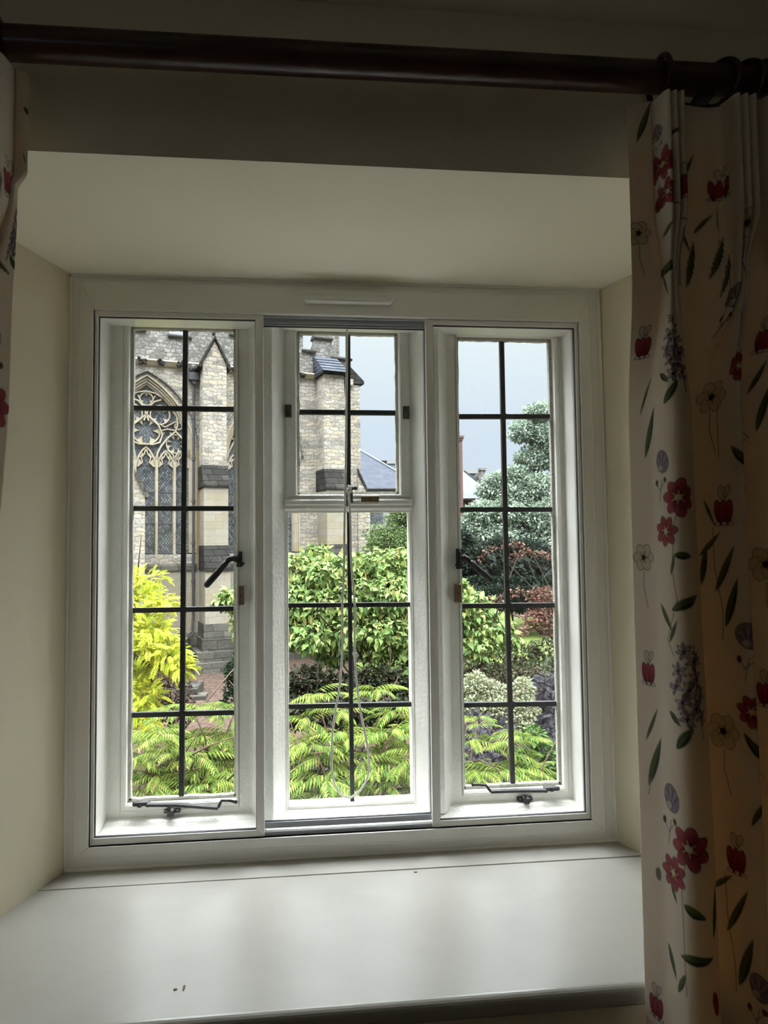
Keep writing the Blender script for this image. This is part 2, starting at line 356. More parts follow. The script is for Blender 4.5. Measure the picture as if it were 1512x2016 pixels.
def stay(s, bar, crank, hinge, peg, yb=.095):
    h = MB(); a = [P3(*p, yb) for p in bar]
    for p, q in zip(a[:-1], a[1:]):
        p = np.array(p); q = np.array(q); d = (q-p)/np.linalg.norm(q-p); up = np.array([0, 0, 1.])*.003
        y = np.array([0, .008, 0]); vs = []
        for c in (p, q):
            for yy, uu in ((-1, -1), (1, -1), (1, 1), (-1, 1)): vs.append(c+y*yy+up*uu)
        h.add(vs, [(0, 1, 2, 3), (7, 6, 5, 4)]+[(i, (i+1) % 4, 4+(i+1) % 4, 4+i) for i in range(4)])
    h.tube([P3(*p, yb) for p in crank], .0034, 8); h.ball(P3(*crank[-1], yb), .0045, 8)
    for i in range(3):
        c = np.array(a[0])*(1-(.35+.22*i))+np.array(a[-1])*(.35+.22*i); h.tube([c+np.array([0, -.001, .0028]), c+np.array([0, -.001, .0036])], .0028, 8, 1)
    for (px, py, rx) in hinge: h.ball(P3(px, py, .105), (rx, .008, .006), 8)
    h.box(*sorted((atx(*hinge[0][:2], .1)[0], atx(*hinge[-1][:2], .1)[0])), .10, .12, atx(*hinge[0][:2], .1)[1]-.006, atx(*hinge[0][:2], .1)[1]+.002)
    recalc(h.build('casement_stay', [M['iron'], M['gasket']], s, label='black iron stay bar with holes'))
    h = MB(); c = P3(*peg, .105)
    h.box(c[0]-.019, c[0]+.019, .108, .121, c[2]-.004, c[2]+.003, 0)
    h.box(c[0]-.008, c[0]+.006, .090, .112, c[2]-.006, c[2]+.006, 0); h.tube([(c[0]-.004, .094, c[2]), (c[0]-.004, .094, c[2]+.016)], .004, 8, 0)
    h.ball((c[0]-.014, .106, c[2]), (.005, .003, .003), 6); h.ball((c[0]+.013, .106, c[2]), (.005, .003, .003), 6)
    recalc(h.build('stay_peg', [M['iron']], s))
stay(s1, [(290, 1584), (345, 1584), (429, 1590)], [(429, 1590), (433, 1583), (436, 1576), (452, 1576), (464, 1579)], [(265, 1583, .006), (275, 1585, .008), (292, 1584, .009)], (338, 1598))
stay(s2, [(966, 1558), (1030, 1556), (1075, 1556)], [(966, 1558), (961, 1552), (957, 1546), (945, 1545), (931, 1545)], [(1098, 1552, .006), (1086, 1554, .009), (1074, 1556, .007)], (1035, 1574))
# fanlight catch and pivots
h = MB(); h.tube([P3(688, 960, .10), P3(688, 970, .098), P3(687, 984, .10), P3(684, 996, .104)], [.006, .009, .007, .004], 10)
h.tube([P3(684, 972, .096), P3(684, 992, .10)], [.005, .003], 8); h.tube([P3(692, 970, .096), P3(693, 990, .10)], [.004, .0025], 8)
h.ball(P3(690, 961, .095), (.010, .008, .007), 10); h.tube([P3(692, 962, .092), P3(699, 961, .09)], .003, 8); h.ball(P3(700, 961, .09), .0055, 8)
M['oldiron'] = base_mat('paint_splashed_iron', '#5d5a50', .6, .4, bump=.6, bscale=250, var=.6, vscale=130)
recalc(h.build('fanlight_catch', M['oldiron'], s3, smooth=True, label='paint splashed catch tied with cord'))
for a, b in (((561, 797), (574, 822)), ((793, 800), (806, 825))):
    x0, z1 = atx(*a, .115); x1, z0 = atx(*b, .115); q = MB().box(x0, x1, .110, .121, z0, z1); q.box(x0+.004, x1-.004, .106, .112, z0+.008, z1-.004)
    recalc(q.build('pivot', M['oldiron'], s3, bevel=.001))

# ------------------------------------------------------------------ secondary glazing
sec = thing('window_2', 'white aluminium sliding secondary glazing in front of the leaded window', None, (0, 0, .8), kind='structure')
fr = MB()
fr.frame([(-.500, 2.068), (.684, 2.066), (.684, .832), (-.500, .832)], [(-.494, 2.063), (.676, 2.060), (.677, .838), (-.494, .838)], -.008, .045)
recalc(fr.build('track_frame', M['alu'], sec))
def panel(x0, x1, z0, z1, wl, wr, wt, wb, y0, y1, lab, mat='alu'):
    f = MB().frame([(x0, z1), (x1, z1), (x1, z0), (x0, z0)], [(x0+wl, z1-wt), (x1-wr, z1-wt), (x1-wr, z0+wb), (x0+wl, z0+wb)], y0, y1)
    o = recalc(f.build('sliding_panel', M[mat], sec, label=lab, bevel=.0015))
    e = .0013
    g = MB().frame([(x0+wl, z1-wt), (x1-wr, z1-wt), (x1-wr, z0+wb), (x0+wl, z0+wb)], [(x0+wl+e, z1-wt-e), (x1-wr-e, z1-wt-e), (x1-wr-e, z0+wb+e), (x0+wl+e, z0+wb+e)], y0+.004, y1-.003)
    recalc(g.build('gasket', M['gasket'], o))
    ym = (y0+y1)/2; MB().box(x0+wl-.002, x1-wr+.002, ym, ym+.003, z0+wb-.002, z1-wt+.002).build('glass_pane', M['glass2'], o)
    return o
p1 = panel(-.4935, -.1045, .839, 2.0625, .0085, .0185, .0125, .0155, -.004, .012, 'left panel of the secondary glazing')
p3 = panel(.2885, .6755, .839, 2.0595, .0185, .0085, .0125, .0145, -.004, .012, 'right panel of the secondary glazing')
p2 = panel(-.125, .309, .848, 2.056, .0185, .0185, .013, .014, .018, .032, 'middle panel of the secondary glazing set behind the other two', 'alugrey')
c = at(514, 1118, -.005); MB().tube([(c[0], -.006, c[2]), (c[0], -.002, c[2])], .0038, 14).build('screw_cap', M['plastic'], p1)
tr = MB(); tr.box(-.105, .289, .000, .016, .832, .8415); tr.box(-.105, .289, .002, .005, .8415, .8465); tr.box(-.105, .289, .0, .016, 2.058, 2.063); tr.box(-.105, .289, .012, .016, 2.048, 2.06)
recalc(tr.build('track', M['alugrey'], sec, label='grey aluminium runner strips of the middle panel'))
# trickle vent
c0 = at(601, 592, -.014); c1 = at(769, 593, -.014); zc = (at(601, 592, -.014)[2]+at(768, 593, -.014)[2])/2
v = thing('trickle_vent', 'slim white plastic trickle vent on the head of the window', 'vent', (c0[0], -.012, zc))
za, zb = at(597, 591.5, -.014)[2], at(772, 593, -.014)[2]
b = MB(); n = 14; half = .0095; path = []
xa, xb = at(597, 591, -.014)[0], at(772, 593, -.014)[0]; zc = (za+zb)/2
out = [(xa+half+half*math.cos(t), zc+half*math.sin(t)) for t in np.linspace(PI/2, 3*PI/2, n)]+[(xb-half+half*math.cos(t), zc+half*math.sin(t)) for t in np.linspace(-PI/2, PI/2, n)]
b.prism(out, -.034, -.012); recalc(b.build('vent_body', M['plastic'], v, bevel=.003))
b = MB(); b.box(xa+.018, xb-.018, -.0365, -.033, zc-.0035, zc+.0055); recalc(b.build('vent_flap', M['plastic'], v, bevel=.001))
recalc(MB().box(xa+.116, xa+.119, -.0395, -.036, zc-.004, zc+.004).build('slider', M['plastic'], v))
for q in (xb-.018, xa+.017): recalc(MB().box(q-.001, q+.001, -.0375, -.0335, zc-.005, zc+.006).build('end_stop', M['plastic'], v))
# pull cord
cp = [(686, 966), (688, 990), (690, 1040), (691, 1100), (696, 1160), (699, 1200), (698, 1270), (701, 1330), (708, 1390), (718, 1440), (726, 1490), (725, 1525), (712, 1552), (694, 1568), (684, 1570), (668, 1560), (656, 1535), (653, 1495), (655, 1440), (661, 1395), (670, 1340), (674, 1270), (674, 1190), (677, 1120), (678, 1050), (679, 990), (681, 900), (682, 800), (683, 700), (683, 643)]
P = [np.array(P3(x, y, .085)) for x, y in cp]
def smooth(P, k=5):
    out = []; n = len(P)
    for i in range(n-1):
        p0, p1, p2, p3 = P[max(i-1, 0)], P[i], P[i+1], P[min(i+2, n-1)]
        for j in range(k):
            t = j/k; out.append(.5*((2*p1)+(-p0+p2)*t+(2*p0-5*p1+4*p2-p3)*t*t+(-p0+3*p1-3*p2+p3)*t**3))
    return out+[P[-1]]
cord = thing('pull_cord', 'thin white cord loop hanging from the catch of the small top sash', 'cord', tuple(P[14]))
MB().tube(smooth(P, 6), .0027, 8).build('cord_loop', M['cord'], cord, smooth=True)
k = MB(); k.ball(P3(683, 641, .085), (.006, .006, .005), 8); k.build('knot', M['cord'], cord, smooth=True); k = MB(); k.ball(P3(687, 966, .086), (.007, .006, .008), 8); k.tube([P3(681, 962, .083), P3(688, 968, .08), P3(692, 960, .083), P3(685, 956, .086)], .0022, 6)
k.build('knot', M['cord'], cord, smooth=True)

# ------------------------------------------------------------------ curtain pole
YP = -.60; ZP = 2.2755; RP = .0255
pole = thing('curtain_pole', 'thick dark mahogany curtain pole above the window recess', 'curtain pole', (-.9, YP, ZP))
MB().tube([(x, YP, ZP+.0085*(x+.46)) for x in np.linspace(-.95, 1.3, 12)], RP, 32).build('pole', M['darkwood'], pole, smooth=True)
for x in (-.90, .668):
    b = MB(); z = ZP+.0085*(x+.46); b.tube([(x, YW, z-.028), (x, YP-.01, z-.028)], .010, 10); b.box(x-.012, x+.012, YP-.012, YP+.012, z-.036, z-.022); b.tube([(x, YW, z-.028), (x, YW-.008, z-.028)], .03, 16)
    recalc(b.build('bracket', M['bracket'], pole, label='small black bracket under the pole'))
for x in (-.97, 1.32):
    b = MB(); b.ball((x, YP, ZP), .042, 20); b.build('finial', M['darkwood'], pole, smooth=True)
def torus(R, r, n=36, k=10):
    vs = []; fs = []
    for i in range(n):
        a = 2*PI*i/n
        for j in range(k):
            b = 2*PI*j/k; rr = R+r*math.cos(b); vs.append((r*math.sin(b)*.95, rr*math.cos(a), rr*math.sin(a)))
    for i in range(n):
        for j in range(k): fs.append((i*k+j, ((i+1) % n)*k+j, ((i+1) % n)*k+(j+1) % k, i*k+(j+1) % k))
    return vs, fs
tv, tf = torus(.0362, .0052)
ring0 = MB().add(tv, tf).build('curtain_ring', M['ring'], smooth=True)
eye = MB().tube([(0, 0, -.040), (0, 0, -.047)], .0018, 6); eye.build('eyelet', M['bracket'], ring0, local=True)
rings = [(1298, 0, 'leading end of the right curtain, apart from the others'), (1416, .42, 'second from the leading edge of the right curtain'), (1462, .45, 'third from the leading edge of the right curtain'), (1492, .3, 'fourth from the leading edge of the right curtain'), (1540, .3, None), (1575, .4, None), (-2, .15, 'leading end of the left curtain'), (-60, .3, None), (-110, .4, None)]
fl = True
for px, rz, lb in rings:
    if lb is None: continue
    x = at(px, 140, YP)[0]
    o = ring0 if fl else ring0.copy()
    if not fl:
        C.objects.link(o); e2 = ring0.children[0].copy(); C.objects.link(e2); e2.parent = o
    fl = False
    o.location = (x, YP, ZP+.0085*(x+.46)-.0053); o.rotation_euler = (0, 0, rz)
    tag(o, 'dark wooden curtain ring at the '+lb if lb.startswith('lead') else 'dark wooden curtain ring, '+lb, 'curtain ring', 'curtain rings on the pole')
# ================================================================== curtains
M['fabric'] = bpy.data.materials.new('printed_curtain_fabric')
def fabric():
    m = M['fabric']; m.use_nodes = True; nt = m.node_tree; b = nt.nodes['Principled BSDF']; o = nt.nodes['Material Output']
    a = N(nt, 'VertexColor'); a.layer_name = 'print'; tc = N(nt, 'TexCoord')
    nt.links.new(a.outputs[0], b.inputs['Base Color']); b.inputs['Roughness'].default_value = .8; b.inputs['Specular IOR Level'].default_value = .25
    b.inputs['Sheen Weight'].default_value = .15
    no = N(nt, 'TexNoise'); no.inputs['Scale'].default_value = 700; bp = N(nt, 'Bump'); bp.inputs['Strength'].default_value = .15; bp.inputs['Distance'].default_value = .002
    nt.links.new(tc.outputs['Object'], no.inputs['Vector']); nt.links.new(no.outputs[0], bp.inputs['Height']); nt.links.new(bp.outputs[0], b.inputs['Normal'])
    t = N(nt, 'BsdfTranslucent'); mx = N(nt, 'MixShader'); mx.inputs[0].default_value = .22
    mul = N(nt, 'Mix'); mul.data_type = 'RGBA'; mul.blend_type = 'MULTIPLY'; mul.inputs[0].default_value = 1; mul.inputs[7].default_value = (1, .72, .42, 1)
    nt.links.new(a.outputs[0], mul.inputs[6]); nt.links.new(mul.outputs[2], t.inputs[0])
    nt.links.new(b.outputs[0], mx.inputs[1]); nt.links.new(t.outputs[0], mx.inputs[2]); nt.links.new(mx.outputs[0], o.inputs[0])
fabric()
def catmull(P, per=8):
    P = np.array(P, float); out = []
    n = len(P)
    for i in range(n-1):
        p0, p1, p2, p3 = P[max(i-1, 0)], P[i], P[i+1], P[min(i+2, n-1)]
        for j in range(per):
            t = j/per; out.append(.5*((2*p1)+(-p0+p2)*t+(2*p0-5*p1+4*p2-p3)*t*t+(-p0+3*p1-3*p2+p3)*t**3))
    return np.array(out+[P[-1]])
class Cloth:
    # rows: list of (z, knots[(x,y)]) sharing one knot count; a = fabric arc length measured on row `ref`
    def __init__(s, rows, ref, step, zs):
        D = [(z, catmull(k)) for z, k in rows]; r = D[ref][1]
        L = np.concatenate([[0], np.cumsum(np.hypot(*np.diff(r, axis=0).T))]); n = int(L[-1]/step)+1
        s.a = np.linspace(0, L[-1], n); s.z = np.array(zs); par = np.interp(s.a, L, np.arange(len(r)))
        X = []; Y = []
        for z, q in D:
            X.append(np.interp(par, np.arange(len(q)), q[:, 0])); Y.append(np.interp(par, np.arange(len(q)), q[:, 1]))
        X = np.array(X); Y = np.array(Y); zr = np.array([z for z, _ in D])
        s.X = np.zeros((len(zs), n)); s.Y = np.zeros((len(zs), n))
        for i, z in enumerate(zs):
            j = int(np.clip(np.searchsorted(-zr, -z)-1, 0, len(zr)-2)); t = (zr[j]-z)/(zr[j]-zr[j+1]); t = min(max(t, 0), 1); t = t*t*(3-2*t)
            s.X[i] = X[j]*(1-t)+X[j+1]*t; s.Y[i] = Y[j]*(1-t)+Y[j+1]*t
        s.Z = np.repeat(s.z[:, None], n, 1).copy()
        s.col = np.zeros((len(zs), n, 3)); s.col[:] = lin('#efe9dc')
        s.A, s.ZZ = np.meshgrid(s.a, s.z)
    def win(s, a, z, r):
        j0, j1 = np.searchsorted(s.a, [a-r, a+r]); i0 = int(np.searchsorted(-s.z, -(z+r))); i1 = int(np.searchsorted(-s.z, -(z-r)))
        return slice(i0, i1), slice(j0, j1)
    def paint(s, w, mask, c, al=1.0):
        mask = np.clip(mask, 0, 1)*al; c = np.array(lin(c))
        s.col[w] = s.col[w]*(1-mask[..., None])+c*mask[..., None]
    AA = .0011
    def stretch(s, a, z):
        i = int(np.clip(np.searchsorted(-s.z, -z), 0, len(s.z)-1)); j = int(np.clip(np.searchsorted(s.a, a), 4, len(s.a)-5))
        return float(np.clip(math.hypot(s.X[i, j+4]-s.X[i, j-4], s.Y[i, j+4]-s.Y[i, j-4])/(s.a[j+4]-s.a[j-4]), .5, 4))
    def loc(s, a, z, r, rot):
        st = s.stretch(a, z); w = s.win(a, z, r); dx = (s.A[w]-a)*st; dz = s.ZZ[w]-z; c, q = math.cos(rot), math.sin(rot)
        return w, dx*c+dz*q, -dx*q+dz*c
    def ell(s, a, z, rx, rz, rot, c, al=1.0, edge=None, c2=None):
        w, u, v = s.loc(a, z, max(rx, rz)*1.2+.002, rot)
        if u.size == 0: return
        d = (np.sqrt((u/rx)**2+(v/rz)**2)-1)*min(rx, rz); s.paint(w, .5-d/s.AA, c, al)
        if c2: s.paint(w, np.clip(.5-d/s.AA, 0, 1)*np.clip(.5+v/rz*.9, 0, 1), c2, .75)
        if edge: s.paint(w, 1-np.abs(d)/s.AA, edge, .8)
    def leaf(s, a, z, L, W, rot, c='#39482a', c2='#76804a', bend=0.0):
        w, u, v = s.loc(a, z, L*.7, rot)
        if u.size == 0: return
        t = (u+L/2)/L; q = v-bend*L*(4*t*(1-t)); ww = W*np.clip(np.sin(np.clip(t, 0, 1)*PI), 0, 1)**.8*(1-.35*t)
        m = np.clip(np.where((t > 0) & (t < 1), .5+(ww-np.abs(q))/s.AA, 0), 0, 1); s.paint(w, m, c); s.paint(w, m*np.clip(.5+q/(W+1e-9), 0, 1), c2, .8)
        s.paint(w, m*np.clip(1-np.abs(q)/s.AA, 0, 1), '#98a070', .5)
    def stem(s, pts, wd=.0007, c='#6d7048'):
        for (a0, z0), (a1, z1) in zip(pts[:-1], pts[1:]):
            L = math.hypot(a1-a0, z1-z0); w, u, v = s.loc((a0+a1)/2, (z0+z1)/2, L*.55+.003, math.atan2(z1-z0, a1-a0))
            if u.size: s.paint(w, np.where(np.abs(u) < L/2+wd, .6+(wd-np.abs(v))/s.AA, 0), c, .85)
    def poppy(s, a, z, R, rot, side=False):
        rs = random.Random(int(a*9999+z*777))
        angs = np.linspace(.1, PI-.1, 5) if side else np.linspace(0, 2*PI, 8)[:-1]
        for k, t in enumerate(angs):
            tt = t+rot; rr = R*rs.uniform(.5, .6)
            s.ell(a+rr*math.cos(tt), z+rr*math.sin(tt), R*.34, R*.55, tt-PI/2, ['#8f2f38', '#a83c46', '#7b2430'][k % 3], 1, '#571a24', '#c06068')
        s.ell(a, z, R*.22, R*.18, rot, '#d8cf9c')
        for k in range(6):
            t = k*PI/3+rot; s.stem([(a, z), (a+R*.42*math.cos(t), z+R*.42*math.sin(t))], .0006, '#ded6b0')
    def bell(s, a, z, R, rot=0):
        for dx, rr in ((-.35, .18), (0, 0), (.35, -.18)):
            s.ell(a+dx*R*math.cos(rot), z+dx*R*math.sin(rot), R*.33, R*.85, rot+rr, '#87242f' if dx else '#9c3440', 1, '#501620', '#b85560')
        for dx in (-.5, 0, .5): s.ell(a+dx*R, z-R*.75, R*.2, R*.13, 0, '#ece4d4', 1, '#40302c')
        s.ell(a-R*.05, z+R*1.35, R*.32, R*.5, .3, '#cfc6b6', .7, '#6a5d58'); s.ell(a+R*.3, z+R*1.45, R*.22, R*.42, -.5, '#cfc6b6', .6, '#5a4a48')
    def pansy(s, a, z, R, rot=0):
        s.ell(a, z, R*.8, R, rot+.3, '#8d7f92', .9, '#564a60'); 
        for k in range(7):
            t = PI*.15+k*PI*.13+rot; s.stem([(a-R*.1, z-R*.6), (a+R*.8*math.cos(t), z-R*.2+R*.9*math.sin(t))], .0010, '#b9aebc' if k % 2 else '#6a5b72')
        s.ell(a-R*.3, z-R*.55, R*.35, R*.3, 0, '#d8cfcb', .8, '#6f6270')
        s.stem([(a-R*.1, z-R*1.6), (a-R*.5, z-R*3.4)], .0008, '#7d7a62'); s.ell(a-R*.9, z-R*1.8, R*.2, R*.28, 0, '#6b4a40'); s.ell(a+R*.3, z-R*1.6, R*.18, R*.25, .4, '#6b4a40'); s.stem([(a-R*.9, z-R*1.9), (a-R*.4, z-R*2.5), (a+R*.3, z-R*1.7)], .0007, '#7d7a62')
    def outline(s, a, z, R, rot=0, stalk=True):
        for k in range(6):
            t = k*PI/3+rot; s.ell(a+R*.5*math.cos(t), z+R*.5*math.sin(t), R*.42, R*.55, t-PI/2, '#d9cfb4', .9, '#5c5040')
        s.ell(a, z, R*.45, R*.4, rot, '#d4c8a4'); s.ell(a, z, R*.2, R*.22, rot, '#3c2c38')
        for k in range(5):
            t = k*2*PI/5+rot; s.stem([(a, z), (a+R*.4*math.cos(t), z+R*.4*math.sin(t))], .0007, '#4a3a44')
        if stalk: s.stem([(a, z-R), (a-R*.05, z-R*2.2), (a+R*.3, z-R*3.6)], .0007, '#6a6a4a')
    def hyacinth(s, a, z, R):
        rs = random.Random(int(z*1000))
        s.stem([(a+R*.5, z+R*2.6), (a+R*.6, z), (a+R*1.0, z-R*2.6)], .0009, '#4d5436')
        for (dx, dz) in ((-.1, 2.2), (.5, 1.7), (-.5, 1.1), (.6, .7), (-.7, .2), (.1, .1), (.9, -.2), (-.3, -.6), (.5, -.9), (-.05, -1.5), (.9, -1.4)):
            cx, cz = a+dx*R, z+dz*R
            for k in range(6):
                t = k*PI/3+rs.uniform(0, 1); s.ell(cx+R*.26*math.cos(t), cz+R*.26*math.sin(t), R*.1, R*.24, t-PI/2, ['#b9adb8', '#8b7d90', '#cfc6c6'][k % 3], .95, '#3f3546')
            s.ell(cx, cz, R*.1, R*.1, 0, '#4a2348')
        s.leaf(a-R*.3, z-R*2.6, R*1.7, R*.34, .9, '#33422a', '#5f6d48'); s.leaf(a-R*.9, z-R*1.6, R*1.1, R*.22, -.7, '#33422a', '#5f6d48')
    def make(s, name, label, cat, group=None):
        nz, na = s.X.shape; co = np.stack([s.X, s.Y, s.Z], -1).reshape(-1, 3)
        idx = np.arange(nz*na).reshape(nz, na); f = np.stack([idx[:-1, :-1], idx[1:, :-1], idx[1:, 1:], idx[:-1, 1:]], -1).reshape(-1, 4)
        me = bpy.data.meshes.new(name); me.vertices.add(len(co)); me.vertices.foreach_set('co', co.ravel().astype(np.float32))
        me.loops.add(f.size); me.loops.foreach_set('vertex_index', f.ravel().astype(np.int32))
        me.polygons.add(len(f)); me.polygons.foreach_set('loop_start', np.arange(0, f.size, 4, dtype=np.int32)); me.polygons.foreach_set('loop_total', np.full(len(f), 4, dtype=np.int32))
        me.polygons.foreach_set('use_smooth', np.ones(len(f), bool)); me.update(calc_edges=True)
        ca = me.color_attributes.new('print', 'FLOAT_COLOR', 'POINT'); cc = np.ones((len(co), 4), np.float32); cc[:, :3] = s.col.reshape(-1, 3); ca.data.foreach_set('color', cc.ravel())
        me.materials.append(M['fabric']); o = bpy.data.objects.new(name, me); C.objects.link(o)
        so = o.modifiers.new('cloth_thickness', 'SOLIDIFY'); so.thickness = .0022; so.offset = 0
        return tag(o, label, cat, group)
# ---- right curtain
def fingers(x0, x1, yb, d, n=3):    # n pleat fingers between x0 and x1 : 4 knots each
    out = []; w = (x1-x0)/n
    for i in range(n):
        a = x0+i*w; out += [(a+.08*w, yb), (a+.25*w, yb-d), (a+.78*w, yb-d), (a+.93*w, yb)]
    return out
def rowR(z, xs, px):
    return (z, [tuple(p) for p in px])
top = [(.5375, -.590), (.552, -.596), (.572, -.600)]+fingers(.576, .612, -.598, .042)+[(.630, -.597), (.662, -.592)]+fingers(.694, .735, -.598, .044)+[(.742, -.594)]+fingers(.750, .790, -.598, .044)+[(.81, -.595), (.90, -.592)]+fingers(.92, .96, -.598, .04)+[(1.0, -.595), (1.06, -.592)]
nk = len(top)
pin = [(.537, -.590), (.556, -.597), (.580, -.600)]+fingers(.583, .604, -.602, .022)+[(.630, -.598), (.668, -.592)]+fingers(.704, .722, -.602, .022)+[(.738, -.594)]+fingers(.764, .782, -.602, .022)+[(.81, -.595), (.90, -.592)]+fingers(.93, .95, -.602, .02)+[(1.0, -.595), (1.06, -.592)]
low = [(.534, -.570), (.541, -.592), (.549, -.618),
       (.553, -.644), (.558, -.664), (.566, -.676), (.577, -.681), (.589, -.680), (.600, -.675), (.610, -.667), (.618, -.657), (.624, -.646), (.626, -.633), (.621, -.620), (.613, -.605),
       (.612, -.588), (.622, -.570),
       (.638, -.560), (.655, -.558), (.671, -.563), (.684, -.574), (.695, -.588), (.704, -.604), (.712, -.620), (.720, -.632), (.728, -.634), (.732, -.622), (.728, -.606), (.725, -.590),
       (.732, -.574),
       (.754, -.592), (.762, -.604), (.771, -.616), (.781, -.626), (.792, -.630), (.803, -.626), (.812, -.616), (.82, -.604), (.828, -.594), (.838, -.588), (.85, -.59), (.862, -.598),
       (.875, -.61), (.89, -.62)]
low += [(.90+.012*i, -.60-.03*math.sin(i*.7)) for i in range(nk-len(low))]
bot = [(x-.004+(.004 if x < .6 else -.002), y*1.0-.004*math.sin(x*40)) for x, y in low]
def sh_(k, s1, s2): return [(x-np.interp(x, [.545, .60, .68, .73], [0, s1, s1, s2]), y) for x, y in k]
zs = list(np.arange(2.242, .70, -.0017))+list(np.linspace(.69, .04, 14))
cR = Cloth([(2.26, top), (2.05, top), (1.955, pin), (1.70, sh_(low, .024, .036)), (.9, sh_(low, .010, .026)), (.0, sh_(bot, .006, .02))], 4, .0015, zs)
# the header stands up in points on each finger
fy = np.clip((-cR.Y-.600)/.044, 0, 1)
hd = np.clip((cR.Z-2.12)/.12, 0, 1)
cR.Z += hd*(-.008*fy)
sag = np.clip((.575-cR.X)/.04, 0, 1)*hd*.004; cR.Z -= sag
def cpos(px, py):     # fabric coordinates (a, z) of the printed motif that sits there
    d = ray(px, py); P = np.stack([cR.X, cR.Y, cR.Z], -1)-CAM; q = P[::2, ::1]
    X = q@RX; Y_ = q@UX; F_ = q@FX; U = 756+FPX*X/F_; Vv = 1008-FPX*Y_/F_
    D = np.hypot(U-px, Vv-py); D = np.where(D < D.min()+3.2, F_, 99.); i, j = np.unravel_index(np.argmin(D), D.shape); return cR.a[j], cR.z[::2][i]
def PT(fn, px, py, *a, **k):
    aa, zz = cpos(px, py); getattr(cR, fn)(aa, zz, *a, **k)
for it in '''leaf 1265 240 .075 .0065 1.2|pansy 1292 262 .014|poppy 1303 322 .026 .4|poppy 1312 378 .02 2.4|ell 1294 402 .013 .011 0 #7b2430
leaf 1333 252 .02 .004 .2|bell 1348 366 .021|bell 1412 376 .020|leaf 1356 330 .055 .004 1.1|leaf 1384 442 .055 .0045 .75|leaf 1362 520 .085 .008 1.35|leaf 1350 470 .05 .003 1.9|leaf 1412 505 .08 .007 1.15|leaf 1428 540 .08 .0045 1.4|leaf 1320 518 .05 .009 .5|leaf 1315 450 .03 .005 .6|leaf 1308 560 .05 .003 -1.2|outline 1254 460 .02
outline 1398 782 .026|hyacinth 1330 690 .026|bell 1262 686 .020|leaf 1268 778 .065 .003 1.2|leaf 1276 850 .085 .008 1.25|pansy 1302 906 .018|outline 1470 440 .024|pansy 1452 580 .019|poppy 1458 717 .022 0|bell 1500 672 .022|leaf 1490 740 .06 .005 1.2|leaf 1463 900 .05 .006 -1.1|leaf 1500 800 .08 .007 1.3
poppy 1334 977 .027 .4|poppy 1308 1044 .022 1.9|leaf 1343 1092 .026 .007 -.1|leaf 1350 1186 .05 .009 .5|leaf 1322 1110 .035 .0035 1.3|leaf 1310 1215 .05 .0055 -1.0|leaf 1322 1245 .04 .0045 1.1|outline 1264 1096 .022
bell 1423 1010 .024|leaf 1395 1070 .055 .005 .8|leaf 1382 1110 .07 .006 1.4|leaf 1425 1120 .085 .0075 1.1|leaf 1438 1185 .085 .009 1.25|leaf 1393 1010 .05 .003 -1.2|outline 1504 1110 .028|pansy 1475 1252 .021|poppy 1479 1402 .023 .2|bell 1506 1370 .022|leaf 1490 1480 .06 .006 -1.1
bell 1274 1328 .020|leaf 1282 1425 .065 .004 1.1|leaf 1286 1500 .09 .009 1.2|outline 1421 1440 .028|hyacinth 1352 1362 .027|pansy 1320 1573 .021
poppy 1354 1674 .029 -.4|poppy 1323 1719 .024 2.2|leaf 1365 1800 .035 .009 -.4|leaf 1370 1893 .055 .009 .15|leaf 1325 1760 .03 .004 -1.1|leaf 1322 1895 .05 .006 -1.2|leaf 1340 1935 .04 .006 1.1
bell 1447 1695 .024|leaf 1418 1735 .05 .005 .7|leaf 1408 1790 .08 .007 1.4|leaf 1450 1790 .09 .007 1.1|leaf 1468 1895 .09 .010 1.25|pansy 1495 1945 .021|bell 1290 1985 .02|leaf 1490 1600 .05 .004 1.2|ell 1412 1975 .008 .02 .3 #a03a20|ell 1294 1720 .006 .01 0 #8d8078'''.replace('\n', '|').split('|'):
    t = it.split(); a = [x if x.startswith('#') else float(x) for x in t[3:]]
    if t[0] in ('bell', 'pansy', 'outline', 'hyacinth'): a = a[:1]
    PT(t[0], float(t[1]), float(t[2]), *a)
for pl in ([(1303, 335), (1290, 420)], [(1340, 385), (1347, 450), (1340, 560), (1350, 595)], [(1412, 395), (1412, 470), (1425, 540), (1424, 620)], [(1410, 795), (1412, 900)], [(1332, 995), (1325, 1040), (1322, 1120), (1332, 1180), (1312, 1260), (1325, 1290)],
           [(1400, 1040), (1405, 1120), (1420, 1200), (1420, 1260)], [(1372, 1340), (1360, 1450)], [(1350, 1690), (1340, 1740), (1345, 1850), (1350, 1960)], [(1425, 1720), (1432, 1800), (1445, 1900), (1448, 1950)], [(1462, 745), (1470, 860), (1460, 960)], [(1482, 1430), (1500, 1530)], [(1285, 1505), (1275, 1560)], [(1460, 610), (1455, 690)]):
    cR.stem([cpos(*p) for p in pl])
curR = cR.make('curtain', 'long floral curtain at the right of the window, cream with red and purple flowers', 'curtain', 'pair of floral curtains')
